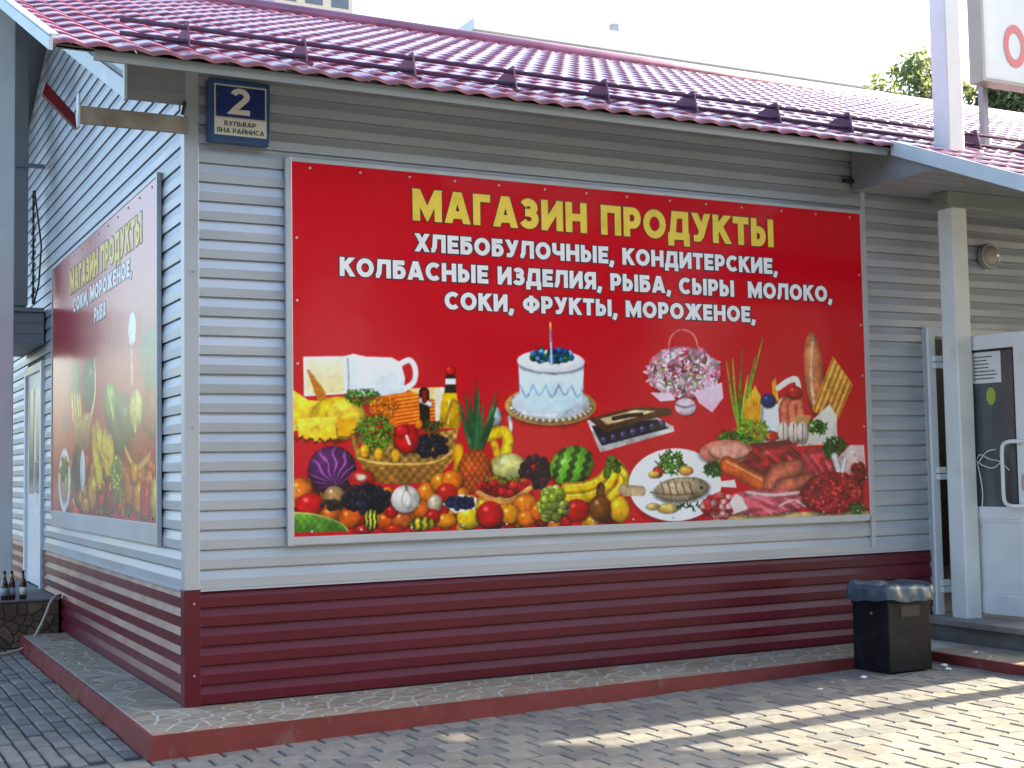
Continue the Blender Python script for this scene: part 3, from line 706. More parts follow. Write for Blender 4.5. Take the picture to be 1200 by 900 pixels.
    def cluster(s, u, v, ru, rv, n, r, cols, hl=.3, shade=.6, fn=None):
        for i in range(n):
            a, q = s.nz.random()*2*math.pi, math.sqrt(s.nz.random()); c = np.asarray(cols[int(s.nz.random()*len(cols))])*(.75+.4*s.nz.random())
            rr = r*(.75+.5*s.nz.random()); s.ell(u+ru*q*math.cos(a), v+rv*q*math.sin(a), rr, rr, c, shade=shade, hl=hl)
    def leafy(s, u, v, ru, rv, n, ln, cols, wd=2.2):
        for i in range(n):
            a, q = s.nz.random()*2*math.pi, math.sqrt(s.nz.random()); b = s.nz.random()*2*math.pi; c = np.asarray(cols[int(s.nz.random()*len(cols))])*(.6+.6*s.nz.random())
            x, y = u+ru*q*math.cos(a), v+rv*q*math.sin(a)
            s.stroke([(x, y), (x+ln*math.cos(b), y+ln*math.sin(b))], wd, c, .3, .4, False)
    def apply(s, me, gain=.97):
        a = me.color_attributes.new('print', 'FLOAT_COLOR', 'POINT'); n = s.img.shape[0]*s.img.shape[1]
        c = np.ones((n, 4), np.float32); c[:, :3] = lin(np.clip(s.img, 0, 1)).reshape(-1, 3)*gain; a.data.foreach_set('color', c.ravel())
def gridmesh(name, gx, gz, put, m):
    nx_, nz_ = len(gx), len(gz); X, Z = np.meshgrid(gx, gz); co = put(X.ravel(), Z.ravel()).astype(np.float32)
    i = np.arange((nx_-1)*(nz_-1)); r, c = i//(nx_-1), i % (nx_-1); a = r*nx_+c; q = np.stack([a, a+1, a+nx_+1, a+nx_], 1).astype(np.int32)
    me = bpy.data.meshes.new(name); me.vertices.add(len(co)); me.vertices.foreach_set('co', co.ravel()); me.loops.add(q.size); me.loops.foreach_set('vertex_index', q.ravel())
    me.polygons.add(len(q)); me.polygons.foreach_set('loop_start', np.arange(0, q.size, 4, dtype=np.int32)); me.update(calc_edges=True); me.materials.append(m); return me
RED = np.array([.83, .045, .12])
ORG, TOM, YEL, GRN, DGR, WHT, PUR, TAN = [np.array(c) for c in ((.93, .52, .10), (.78, .08, .08), (.95, .80, .15), (.38, .58, .14), (.12, .26, .10), (.93, .94, .93), (.22, .10, .26), (.83, .66, .38))]

# ------------------------------------------------------------------ front billboard
BX0, BX1, BZ0, BZ1 = .705, 5.625, 1.178, 3.672
bb = empty('billboard', ((BX0+BX1)/2, -.01, BZ0), 'large red grocery billboard with yellow and white lettering on the front wall', 'billboard')
MB().box(BX0, BX1, -.028, -.004, BZ0, BZ1).build('panel', M['trim'], bb)
for a in ((BX0-.045, BX0-.001, BZ0-.06, BZ1+.03), (BX1+.001, BX1+.028, BZ0-.02, BZ1+.03)): MB().box(a[0], a[1], -.036, -.003, a[2], a[3]).build('frame', M['trim'], bb, bevel=.003)
MB().box(BX0, BX1, -.034, -.003, BZ0-.055, BZ0-.001).build('frame', M['trim'], bb, bevel=.003); MB().box(BX0, BX1, -.034, -.003, BZ1+.001, BZ1+.032).build('frame', M['trim'], bb, bevel=.003)
gx = np.linspace(BX0, BX1, 930); gzv = np.concatenate([np.linspace(BZ0, 2.74, 296), np.linspace(2.80, BZ1, 12)])
def convF(u, v): p = hit(u, v, 1, -.03); return p[0], p[2]
pt = Paint(gx, gzv, RED, convF)
ns = np.random.default_rng(5)
def o1(x, y): return 330+.3*x, 370+.3*y
def o2(x, y): return 560+.3*x, 370+.3*y
def o3(x, y): return 780+.3*x, 370+.3*y
def E(o, x, y, a, b, c, **k): u, v = o(x, y); pt.ell(u, v, a*.3, b*.3, c, **k)
def PL(o, pts, c, c2=None, **k): pt.poly([o(*p) for p in pts], c, c2, **k)
def SK(o, pts, wd, c, **k): pt.stroke([o(*p) for p in pts], wd*.3, c, **k)
def CL(o, x, y, a, b, n, r, cols, **k): u, v = o(x, y); pt.cluster(u, v, a*.3, b*.3, n, r*.3, cols, **k)
def LF(o, x, y, a, b, n, ln, cols, wd=6): u, v = o(x, y); pt.leafy(u, v, a*.3, b*.3, n, ln*.3, cols, wd*.3)
def texn(k, sc=9): 
    def f(c, p, q, n): return c*(1+k*np.sin(p*sc*3+np.sin(q*sc*2)*2)*np.sin(q*sc*2.7))[..., None]
    return f
# carton and jug
PL(o1, [(84,160),(250,157),(258,305),(88,315)], WHT); PL(o1, [(94,170),(240,168),(246,300),(96,305)], (.93,.91,.82), (.90,.83,.62))
for k in range(7): SK(o1, [(105+k*9,215+k*12),(150+k*6,345)], 9, (.80,.50,.14), shade=.3)
SK(o1, [(462,190),(500,174),(522,208),(516,258),(478,288)], 22, WHT, shade=.15)
PL(o1, [(245,158),(280,148),(330,160),(430,163),(465,182),(482,240),(478,310),(255,318)], (.95,.96,.96), (.82,.86,.88))
SK(o1, [(258,170),(262,240),(258,312)], 5, (.70,.72,.74))
# cheeses
PL(o1, [(38,285),(105,330),(190,335),(205,400),(38,455)], (.97,.86,.35), (.90,.68,.12))
E(o1, 225, 400, 110, 85, YEL, tex=texn(.07), hl=.1); E(o1, 250, 385, 72, 62, (.96,.82,.30), hl=.15, shade=.35)
PL(o1, [(60,402),(205,396),(216,478),(150,494),(66,474)], (.97,.86,.36), (.90,.72,.16), tex=texn(.05)); PL(o1, [(215,400),(290,405),(282,470),(222,470)], (.88,.62,.12))
for k in range(18): E(o1, 50+k*10, 478+8*math.sin(k*1.7)+min(k, 8)*1.5, 6, 6, (.35,.16,.03), hl=0)
# back row: herbs, pasta, bottles
LF(o1, 315, 318, 70, 30, 130, 16, [GRN, DGR, (.25,.42,.12)])
PL(o1, [(345,345),(400,312),(555,288),(615,325),(600,400),(450,440),(360,395)], (.90,.50,.12), (.80,.33,.06))
for k in range(16): SK(o1, [(420+k*2,325+k*7),(600,300+k*7)], 4, (.97,.66,.25) if k % 2 else (.70,.27,.04), shade=.1)
CL(o1, 398, 362, 52, 42, 120, 7, [(.93,.50,.10), (.85,.38,.06), (.98,.66,.2)])
PL(o1, [(480,285),(630,278),(640,340),(600,330)], (.90,.78,.55))
SK(o1, [(557,300),(560,420)], 40, (.12,.07,.05)); SK(o1, [(545,330),(580,345)], 20, WHT); SK(o1, [(558,300),(558,330)], 22, (.45,.06,.05))
PL(o1, [(598,285),(640,280),(640,420),(600,410)], (.90,.88,.80))
PL(o1, [(632,300),(684,300),(698,440),(616,440),(622,345)], (.80,.66,.10), (.62,.48,.05)); SK(o1, [(655,330),(650,420)], 9, (.97,.90,.45), shade=.2)
PL(o1, [(640,232),(680,232),(684,302),(636,302)], (.16,.12,.10)); PL(o1, [(640,246),(680,246),(680,268),(640,268)], WHT); E(o1, 659, 214, 20, 18, (.80,.16,.12))
# basket
def weave(c, p, q, n): return c*(.80+.28*np.sin(p*70)*np.sin(q*34+np.sin(p*9)))[..., None]
SK(o1, [(690,440),(700,380),(670,330),(640,420)], 10, (.60,.45,.20)); 
SK(o1, [(278,470),(300,560)], 20, (.62,.44,.18))
PL(o1, [(288,520),(690,440),(672,560),(600,648),(480,660),(380,655),(318,600)], (.85,.68,.38), (.55,.38,.15), tex=weave)
for k in range(6): SK(o1, [(305+k*8,560+k*15),(480,585+k*13),(670-k*10,545+k*16)], 4, (.50,.33,.12), shade=0)
LF(o1, 365, 462, 78, 68, 330, 18, [GRN, (.30,.48,.14), DGR, (.48,.64,.20)])
CL(o1, 575, 505, 78, 42, 90, 11, [(.10,.10,.18), (.16,.14,.24), (.07,.07,.12)], hl=.25)
LF(o1, 588, 438, 42, 28, 60, 14, [DGR, (.30,.42,.16)])
E(o1, 488, 480, 50, 58, (.80,.08,.10), hl=.6); E(o1, 470, 450, 30, 24, (.84,.12,.12), hl=.3); SK(o1, [(488,470),(500,500)], 12, (.95,.80,.78)); E(o1, 537, 425, 16, 20, ORG)
for x, y in ((325, 530), (380, 542), (445, 548)): E(o1, x, y, 19, 28, (.95,.72,.16), tex=texn(.12, 14), hl=.2)
SK(o1, [(300,555),(360,572),(470,580),(600,570),(680,520)], 12, (.84,.68,.38))
# bananas behind the pineapple, melon, cup
SK(o1, [(890,395),(895,440),(880,480)], 16, WHT); E(o1, 835, 395, 25, 40, (.75,.80,.80))
SK(o1, [(795,470),(870,455),(880,520),(820,600)], 44, YEL); SK(o1, [(690,520),(690,600),(660,640)], 40, (.90,.66,.12)); SK(o1, [(830,500),(850,560)], 30, (.92,.72,.14))
for (x, y) in ((758,245),(716,292),(692,322),(838,292),(845,325),(700,372),(832,400),(712,440),(808,470),(735,300),(790,330),(770,280)):
    SK(o1, [(760,545),((760+x)/2+(x-760)*.12,(545+y)/2-10),(x,y)], 30, np.array((.16,.34,.20))*random.uniform(.8,1.35), taper=.08, shade=.35)
def pine(c, p, q, n): return c*(.72+.45*np.abs(np.sin(p*9+q*8)*np.sin(p*9-q*8)))[..., None]+np.array([.08,.03,0])*(np.sin(p*18+q*16) > .5)[..., None]
E(o1, 757, 615, 68, 95, (.72,.34,.14), tex=pine, hl=.1)
# clutter behind the front row, so that no gap shows bare
for k in range(150):
    x = ns.uniform(40, 1290); y = ns.uniform(690, 825) if x > 330 else ns.uniform(650, 800)
    E(o1, x, y, ns.uniform(20, 34), ns.uniform(18, 30), [ORG, TOM, (.86,.38,.08), (.70,.10,.08), (.90,.62,.14), (.45,.12,.10)][int(ns.random()*6)], hl=.25)
def cab(c, p, q, n): 
    ang_ = np.arctan2(q+.7, p-.1); return c+np.array([.42,.30,.42])*(np.abs(np.sin(ang_*9+np.sin(q*7)*.6)) > .93)[..., None]*np.clip(n, .2, 1)[..., None]
E(o1, 199, 600, 94, 92, (.36,.15,.38), tex=cab, hl=.1, shade=.75)
for (x, y, a, b, c) in ((72,680,48,46,ORG),(112,738,56,46,TOM),(205,700,40,36,(.75,.60,.40)),(195,776,48,28,(.86,.45,.12)),(312,640,52,40,(.75,.14,.12)),(570,690,40,38,ORG),(622,652,40,38,(.95,.60,.14)),(668,642,42,40,(.92,.48,.08)),(645,694,42,40,(.82,.16,.10)),(545,756,38,36,(.90,.45,.08)),(600,732,30,34,(.88,.80,.68)),(266,790,44,40,(.90,.42,.07)),(408,802,40,36,(.86,.36,.08)),(470,796,40,36,(.84,.42,.16)),(430,765,26,24,TOM),(640,800,46,28,(.92,.58,.10)),(590,785,30,30,TOM),(735,787,50,46,(.93,.80,.14)),(815,776,54,52,(.78,.06,.08)),(790,740,34,28,(.80,.70,.12)),(880,770,36,40,(.94,.62,.08)),(320,835,40,18,(.75,.12,.10)),(440,832,40,16,(.80,.18,.08))):
    E(o1, x, y, a, b, c, hl=.45)
E(o1, 312, 632, 22, 14, (.95,.85,.75), hl=0)
CL(o1, 195, 742, 44, 18, 36, 9, [(.10,.08,.08), (.2,.16,.12)])
CL(o1, 335, 715, 92, 50, 130, 13, [(.09,.10,.16), (.13,.14,.22), (.06,.06,.10)], hl=.3)
E(o1, 484, 716, 56, 54, (.93,.91,.88), hl=.1, shade=.4); SK(o1, [(484,660),(490,680)], 10, (.5,.5,.3)); SK(o1, [(484,672),(470,720),(478,765)], 4, (.74,.70,.66)); SK(o1, [(488,672),(508,720),(500,762)], 4, (.74,.70,.66))
def stripe(k, a, b): 
    def f(c, p, q, n): w_ = (np.sin(p*k+np.sin(q*6)*.5) > .1)[..., None]; return np.where(w_, c, np.asarray(a)*(.4+.6*n[..., None]))*b
    return f
E(o1, 351, 796, 30, 40, (.10,.20,.08), tex=stripe(12, (.85,.80,.3), 1), hl=.2); E(o1, 552, 812, 50, 26, (.90,.76,.18), tex=stripe(11, (.25,.35,.1), 1))
PL(o1, [(628,735),(700,696),(765,712),(755,755),(680,772)], (.90,.90,.86)); CL(o1, 700, 732, 52, 24, 60, 10, [(.10,.12,.26), (.16,.18,.34)], hl=.3)
PL(o1, [(44,768),(130,775),(225,806),(262,842),(44,848)], (.42,.58,.22), (.22,.38,.12), tex=texn(.2, 16)); SK(o1, [(46,770),(130,777),(225,808),(260,840)], 7, (.70,.78,.42))
# centre: melon, strawberries, grapes, watermelon
E(o2, 122, 590, 66, 55, (.88,.86,.56), hl=.3); CL(o2, 225, 612, 55, 62, 80, 13, [(.18,.08,.14), (.25,.10,.18), (.10,.05,.08)], hl=.2)
def wm(c, p, q, n): return c*(.55+.75*(np.abs(np.sin(p*4.2-q*2.4+np.sin(q*13+p*7)*.28)) > .62))[..., None]
E(o2, 368, 585, 87, 76, (.36,.56,.18), tex=wm, hl=.3, rot=.3)
CL(o2, 108, 665, 95, 30, 60, 18, [(.80,.08,.08), (.70,.05,.06), (.86,.16,.12)], hl=.3); LF(o2, 108, 640, 80, 12, 24, 14, [GRN])
SK(o2, [(0,690),(60,722),(130,722),(205,672)], 20, (.86,.58,.30)); SK(o2, [(4,684),(60,712),(130,712),(200,668)], 5, (.95,.80,.55))
for pts, wd in (([(345,672),(420,668),(480,640),(520,590)], 40), ([(352,712),(430,705),(500,670),(540,600)], 40), ([(520,705),(560,660),(560,600),(530,575)], 38), ([(580,690),(580,630),(540,580)], 30)):
    SK(o2, pts, wd, (.93,.74,.10), shade=.5); SK(o2, [(x-2, y-9) for x, y in pts], 8, (.99,.88,.35), shade=.3)
SK(o2, [(505,620),(520,560),(545,600)], 30, (.30,.40,.10)); LF(o2, 530, 585, 22, 26, 30, 14, [DGR, (.25,.33,.08)])
for (x, y, a, b, c) in ((185,735,46,42,ORG),(125,776,42,38,(.94,.60,.10)),(190,792,38,32,(.92,.48,.06)),(48,776,52,52,(.80,.07,.08)),(235,765,30,34,(.90,.40,.06)),(388,760,48,44,(.80,.10,.08)),(555,756,40,52,(.93,.70,.08))): E(o2, x, y, a, b, c, hl=.45)
CL(o2, 292, 735, 52, 62, 95, 16, [(.66,.74,.28), (.58,.66,.20), (.76,.80,.40)], hl=.4, shade=.5)
SK(o2, [(480,672),(478,715)], 34, (.45,.28,.10)); E(o2, 478, 752, 42, 52, (.46,.28,.10), hl=.4); SK(o2, [(474,670),(480,652)], 6, (.2,.12,.05))
# cake
E(o2, 287, 352, 176, 76, (.86,.70,.42), shade=.3, hl=0); E(o2, 287, 342, 150, 66, (.88,.92,.95), shade=.25, hl=0)
PL(o2, [(158,178),(416,178),(408,330),(340,372),(240,372),(165,330)], (.90,.94,.97), (.78,.87,.92)); E(o2, 287, 178, 130, 44, (.96,.97,.98), shade=.12, hl=0)
for k in range(5): SK(o2, [(165+k*50,270),(190+k*50,318-8*(k % 2)),(212+k*50,278)], 7, (.62,.74,.82), shade=.1)
for k in range(34): a = math.pi*(.06+.88*k/33); E(o2, 287+158*math.cos(a), 350+60*math.sin(a), 9, 7, (.97,.97,.95) if k % 2 else (.62,.46,.2), hl=0)
CL(o2, 290, 155, 82, 24, 95, 11, [(.20,.45,.72), (.12,.30,.55), (.45,.70,.86), (.14,.38,.22)], hl=.2)
SK(o2, [(284,55),(288,190)], 9, (.80,.88,.95)); SK(o2, [(284,60),(287,100)], 4, (.90,.50,.55)); SK(o2, [(283,28),(284,52)], 7, (.98,.86,.45))
# chocolates
PL(o2, [(426,408),(478,534),(768,452),(764,432),(700,398)], (.86,.86,.84), (.60,.60,.60)); PL(o2, [(444,430),(484,508),(746,440),(700,404)], (.10,.08,.14))
for k in range(7): E(o2, 492+k*38, 486-k*10.5, 13, 14, (.30,.28,.42), hl=.6)
PL(o2, [(430,402),(620,354),(752,360),(766,384),(640,412),(500,458)], (.34,.22,.15), (.24,.15,.10)); PL(o2, [(478,402),(612,368),(694,372),(600,402),(504,426)], (.86,.78,.62)); SK(o2, [(530,402),(590,390),(640,386)], 14, (.22,.14,.10))
# plate with fish
E(o3, 40, 660, 178, 142, (1,1,1), shade=.05, hl=0); E(o3, 40, 660, 140, 108, (.96,.97,.98), shade=.04, hl=0, soft=.9)
LF(o3, 20, 575, 50, 42, 150, 18, [GRN, (.30,.50,.12), DGR]); E(o3, -30, 610, 20, 22, (.72,.10,.06)); E(o3, 80, 605, 28, 18, (.93,.66,.30)); E(o3, -45, 620, 22, 14, (.95,.75,.3))
SK(o2, [(566,680),(640,685)], 34, (.78,.68,.54), shade=.3); PL(o2, [(556,662),(640,678),(640,704),(562,706),(590,684)], (.76,.66,.52))
E(o3, 65, 678, 106, 48, (.80,.72,.60), rot=.05, tex=texn(.12, 12), hl=.15); SK(o3, [(-60,690),(40,700),(140,690)], 5, (.55,.44,.30)); E(o3, 140, 672, 6, 6, (.1,.08,.06), hl=0)
for k in range(5): SK(o3, [(-20+k*28,650),(-5+k*28,700)], 5, (.46,.32,.18))
E(o3, 10, 752, 42, 20, (.94,.82,.48)); E(o3, -50, 745, 26, 14, (.92,.80,.5)); LF(o3, 90, 745, 60, 8, 20, 16, [DGR])
# flowers
SK(o3, [(10,150),(20,85),(60,55),(110,75),(132,145)], 6, (.86,.56,.50), shade=.2)
E(o3, 72, 220, 140, 100, (.80,.55,.62), shade=.3, hl=0)
LF(o3, 72, 222, 140, 88, 420, 20, [(.99,.82,.88), (.97,.64,.76), (.93,.48,.62), (1,.93,.94), (.97,.88,.90), (.94,.78,.66)], 17)
CL(o3, 72, 215, 125, 70, 16, 13, [(.60,.14,.24), (.72,.28,.36)], hl=.05, shade=.5); LF(o3, 72, 222, 130, 80, 120, 14, [(.99,.92,.93), (.95,.72,.80)], 12); LF(o3, 60, 225, 120, 75, 26, 14, [GRN, (.5,.4,.3)], 7)
PL(o3, [(110,300),(220,260),(226,320),(182,378),(130,340)], (.95,.85,.90), (.90,.74,.82)); PL(o3, [(-60,300),(20,300),(40,330),(-20,335)], (.94,.84,.90))
E(o3, 78, 355, 42, 34, (.93,.86,.90), shade=.3, hl=0); SK(o3, [(42,348),(78,358),(115,346)], 7, (.60,.52,.60))
# groceries and meat
for (x, y) in ((238,178),(262,168),(300,136),(380,90),(350,165),(322,235),(290,230),(245,240)): SK(o3, [(296,470),((296+x)/2-6,(470+y)/2),(x,y)], 13, np.array((.50,.62,.22))*random.uniform(.7,1.2), taper=.4, shade=.3)
PL(o3, [(305,350),(350,270),(375,320),(372,420),(310,420)], (.93,.70,.26), (.80,.52,.14), tex=texn(.15, 12)); PL(o3, [(415,260),(430,240),(442,330),(420,330)], (.88,.62,.22))
SK(o3, [(440,282),(480,255),(512,250),(522,295)], 20, (.95,.93,.90), shade=.1)
E(o3, 466, 345, 30, 28, (.90,.78,.62)); 
for x in (475, 505): SK(o3, [(x-10,420),(x-12,350),(x+14,335),(x+22,390)], 32, (.85,.46,.36), shade=.45)
E(o3, 505, 300, 30, 26, (.72,.12,.12))
E(o3, 580, 225, 38, 162, (.84,.52,.36), rot=.06, hl=.1, shade=.5); SK(o3, [(575,90),(568,220),(578,340)], 14, (.93,.74,.60), shade=.3)
PL(o3, [(572,368),(654,158),(732,270),(668,420)], (.88,.66,.34), (.72,.48,.2))
for k in range(11): SK(o3, [(578+k*9,372+k*4),(656+k*7,166+k*10)], 4, (.95,.80,.50) if k % 2 else (.58,.36,.12), shade=.1)
PL(o3, [(512,410),(560,420),(640,345),(668,390),(672,500),(512,510)], (.93,.92,.88), (.82,.80,.76)); LF(o3, 590, 435, 38, 26, 90, 14, [DGR, GRN]); PL(o3, [(500,400),(520,385),(570,390),(520,505),(495,500)], (.66,.48,.34))
PL(o3, [(372,345),(440,345),(450,500),(372,500)], (.95,.96,.96), (.84,.87,.90)); SK(o3, [(378,360),(378,490)], 8, (.70,.75,.80)); E(o3, 402, 332, 30, 28, (.16,.20,.40), hl=.3); E(o3, 412, 470, 32, 20, (.80,.14,.12))
for x in (460, 500, 535): E(o3, x, 455, 22, 42, (.93,.88,.84), shade=.4, hl=.2); SK(o3, [(x,420),(x,490)], 4, (.62,.40,.42))
LF(o3, 340, 455, 58, 52, 220, 18, [(.68,.72,.22), (.50,.62,.18), GRN]); LF(o3, 270, 478, 70, 26, 130, 16, [GRN, DGR])
PL(o3, [(330,500),(480,485),(500,505),(350,520)], (.36,.08,.08))
SK(o3, [(200,790),(500,782),(785,778)], 26, (.84,.70,.48), shade=.1)
E(o3, 238, 532, 104, 48, (.93,.58,.50), hl=.15, shade=.4); E(o3, 250, 528, 76, 32, (.97,.70,.62), hl=.1, shade=.3)
def meat(c, p, q, n): return c*(1+.22*np.sin(p*9+np.sin(q*5+p*3)*2.2))[..., None]+np.array([.24,.17,.17])*(np.sin(p*6+np.sin(q*4+p*7)*2.4+q*5) > .93)[..., None]
E(o3, 425, 562, 105, 62, (.60,.10,.15), tex=meat, hl=.2); E(o3, 590, 580, 72, 66, (.80,.26,.30), tex=meat, hl=.15)
LF(o3, 190, 595, 38, 32, 120, 13, [DGR, (.22,.42,.12)]); LF(o3, 662, 515, 48, 40, 190, 13, [(.10,.26,.10), (.18,.38,.14)])
PL(o3, [(668,560),(720,505),(775,505),(782,600),(740,640),(690,600)], (.90,.80,.78), (.80,.60,.60)); SK(o3, [(660,550),(690,640)], 26, (.93,.90,.90)); SK(o3, [(700,560),(690,610)], 18, WHT)
SK(o3, [(240,582),(310,620),(385,660)], 56, (.84,.40,.20), shade=.5); SK(o3, [(240,570),(310,606),(375,640)], 8, (.95,.66,.45), shade=.2)
SK(o3, [(405,662),(440,610),(515,592)], 52, (.83,.46,.36), shade=.5); SK(o3, [(448,668),(520,650),(560,640)], 46, (.80,.45,.35), shade=.5)
PL(o3, [(185,650),(270,640),(278,672),(200,668)], (.93,.90,.88))
E(o3, 390, 728, 165, 52, (.86,.40,.44), tex=meat, hl=.15, shade=.4); CL(o3, 215, 742, 72, 42, 160, 12, [(.80,.20,.24), (.70,.12,.16), (.90,.46,.46), (.93,.7,.68)], hl=.06, shade=.4)
PL(o3, [(250,730),(275,695),(300,710),(322,755),(270,775)], (.93,.86,.84)); SK(o3, [(320,690),(420,700),(520,690)], 12, (.94,.80,.78)); SK(o3, [(440,745),(500,720),(545,745)], 9, (.93,.76,.74))
E(o3, 652, 692, 118, 82, (.58,.08,.11), hl=0); CL(o3, 652, 692, 108, 74, 800, 7, [(.66,.10,.13), (.75,.16,.19), (.52,.05,.08), (.82,.28,.28)], hl=.1, shade=.4)
CL(o3, 755, 620, 30, 42, 60, 10, [(.70,.20,.20), (.55,.10,.12)], hl=.2); LF(o3, 752, 755, 32, 22, 60, 13, [GRN, DGR])
def photo(p, seed, a=.16):
    """the mottling and slight softness of an enlarged printed photograph; the plain red ground stays even"""
    r_ = np.random.default_rng(seed); im = p.img; n, m_ = im.shape[:2]; tot = np.zeros((n, m_))
    for k, w_ in ((4, .5), (9, .5), (22, .4)):
        g_ = r_.normal(0, 1, (n//k+3, m_//k+3)); yy, xx = np.arange(n)/k, np.arange(m_)/k; y0, x0 = yy.astype(int), xx.astype(int); fy, fx = (yy-y0)[:, None], (xx-x0)[None]
        tot += w_*((g_[y0][:, x0]*(1-fx)+g_[y0][:, x0+1]*fx)*(1-fy)+(g_[y0+1][:, x0]*(1-fx)+g_[y0+1][:, x0+1]*fx)*fy)
    bgd = np.abs(im-im[-1, 0]).max(-1, keepdims=True); ks = np.clip(bgd*6, 0, 1); lum = im.mean(-1, keepdims=True)
    im = im*(1+a*ks*tot[..., None]*np.where(lum > .8, .25, 1)); sm = im.copy(); sm[1:-1, 1:-1] = .46*im[1:-1, 1:-1]+.135*(im[:-2, 1:-1]+im[2:, 1:-1]+im[1:-1, :-2]+im[1:-1, 2:])
    lm = sm.mean(-1, keepdims=True); vivid = np.clip((lm+(sm-lm)*1.22)*1.10, 0, 1); p.img = np.clip(sm*(1-ks)+vivid*ks, 0, 1)
photo(pt, 8)
me = gridmesh('print', gx, gzv, lambda X, Z: np.stack([X-(BX0+BX1)/2, np.full(X.shape, -.0195), Z-BZ0], 1), M['print']); pt.apply(me)
o = bpy.data.objects.new('print', me); C.objects.link(o); o.parent = bb
putF = lambda x, z, d: (x, -.0302-d, z)
for txt, x0, x1, z0, zc, mt in (('МАГАЗИН ПРОДУКТЫ', 1.575, 4.715, 3.335, .225, 'yellow'), ('ХЛЕБОБУЛОЧНЫЕ, КОНДИТЕРСКИЕ,', 1.588, 4.745, 3.118, .128, 'white_print'),
                               ('КОЛБАСНЫЕ ИЗДЕЛИЯ, РЫБА, СЫРЫ  МОЛОКО,', 1.036, 5.298, 2.918, .130, 'white_print'), ('СОКИ, ФРУКТЫ, МОРОЖЕНОЕ,', 1.81, 4.512, 2.722, .126, 'white_print')):
    g_ = .032 if mt == 'yellow' else .06
    write(txt, x0, x1, z0, zc, putF, .25, M[mt], bb, grow=g_)
scr = MB().lathe([(.009, 0), (.009, .004), (.004, .006)], (0, 0, 0), 8)
sme = mesh('screw', scr.v, scr.f, M['steel'], True)
for x in np.arange(BX0+.12, BX1, .36):
    for z in (BZ0+.03, BZ1-.035): inst('screw', sme, bb, (x+random.uniform(-.02, .02), -.030, z), (R(90), 0, 0))
for z in np.arange(BZ0+.3, BZ1-.2, .42):
    for x in (BX0+.03, BX1-.03): inst('screw', sme, bb, (x, -.030, z), (R(90), 0, 0))

# ------------------------------------------------------------------ side billboard
SY0, SY1, SZ0, SZ1 = .678, 5.30, 1.27, 3.645
sb = empty('billboard', (-.01, (SY0+SY1)/2, SZ0), 'glossy red grocery billboard with sky glare on the side wall', 'billboard')
MB().box(-.028, -.004, SY0, SY1, SZ0, SZ1).build('panel', M['trim'], sb)
MB().box(-.036, -.003, SY0-.03, SY0-.001, SZ0-.16, SZ1+.03).build('frame', M['trim'], sb, bevel=.003); MB().box(-.036, -.003, SY1+.001, SY1+.05, SZ0-.05, SZ1+.03).build('frame', M['trim'], sb, bevel=.003)
MB().box(-.034, -.003, SY0, SY1, SZ0-.15, SZ0-.001).build('frame', M['trim'], sb, bevel=.003); MB().box(-.034, -.003, SY0, SY1, SZ1+.001, SZ1+.035).build('frame', M['trim'], sb, bevel=.003)
gy = np.linspace(SY0, SY1, 400); gz2 = np.concatenate([np.linspace(SZ0, 3.08, 250), np.linspace(3.12, SZ1, 8)])
def convS(u, v): p = hit(u, v, 0, -.03); return p[1], p[2]
ps = Paint(gy, gz2, np.array([.74, .09, .15]), convS)
def q1(x, y): return 50+x*.2669, 400+y*.2667
def e1(x, y, a, b, c, **k): u, v = q1(x, y); ps.ell(u, v, a*.2669, b*.2667, c, **k)
def s1(pts, wd, c, **k): ps.stroke([q1(*p) for p in pts], wd*.2669, c, **k)
def l1(x, y, a, b, n, ln, cols, wd=5): u, v = q1(x, y); ps.leafy(u, v, a*.2669, b*.2667, n, ln*.2667, cols, wd*.2669)
def c1_(x, y, a, b, n, r, cols, **k): u, v = q1(x, y); ps.cluster(u, v, a*.2669, b*.2667, n, r*.2669, cols, **k)
for k in range(170): e1(ns.uniform(70, 515), ns.uniform(520, 760), ns.uniform(9, 18), ns.uniform(18, 40), [ORG, TOM, (.86,.38,.08), (.90,.66,.14), (.60,.30,.10), (.40,.42,.12)][int(ns.random()*6)], hl=.2)
s1([(390,40),(392,180)], 14, (.80,.60,.46)); e1(392, -60, 17, 70, WHT, shade=.25, hl=0); e1(392, -10, 15, 30, WHT, shade=.3, hl=0)        # ice cream
for x in (448, 462, 478, 492): s1([(468,230),(x+(x-468)*.6,80),(x+(x-468)*1.2,-190)], 16, np.array((.16,.34,.24))*random.uniform(.8, 1.3), taper=.2)
l1(470, 60, 20, 120, 70, 30, [(.16,.34,.24), (.22,.42,.26)], 6)
e1(470, 320, 40, 110, (.66,.32,.16), tex=pine, hl=.1)
e1(142, 190, 24, 100, (.20,.38,.20), tex=texn(.2, 9)); e1(203, 190, 30, 115, (.18,.36,.20), tex=texn(.2, 9)); s1([(228,90),(230,220),(212,330)], 7, (.90,.84,.66))
for x in (128, 140, 152, 162): s1([(x,245),(x+6,330)], 9, (.93,.78,.36))
ps.poly([q1(*p) for p in [(138,340),(205,310),(216,330),(205,470),(165,480),(140,440)]], (.88,.72,.44), (.66,.48,.22), tex=weave)
e1(100, 350, 12, 50, (.36,.16,.40)); e1(340, 360, 70, 140, (.16,.30,.14), tex=wm); e1(293, 260, 30, 80, (.40,.58,.20), tex=texn(.15, 8)); s1([(285,200),(310,330)], 8, (.66,.76,.4))
e1(408, 300, 31, 92, (.90,.86,.46), hl=.2); s1([(405,370),(408,420)], 10, (.9,.85,.5))
for pts in ([(240,400),(280,520),(290,600)], [(225,420),(235,520),(250,590)], [(270,440),(300,480),(300,520)]): s1(pts, 24, (.93,.74,.12))
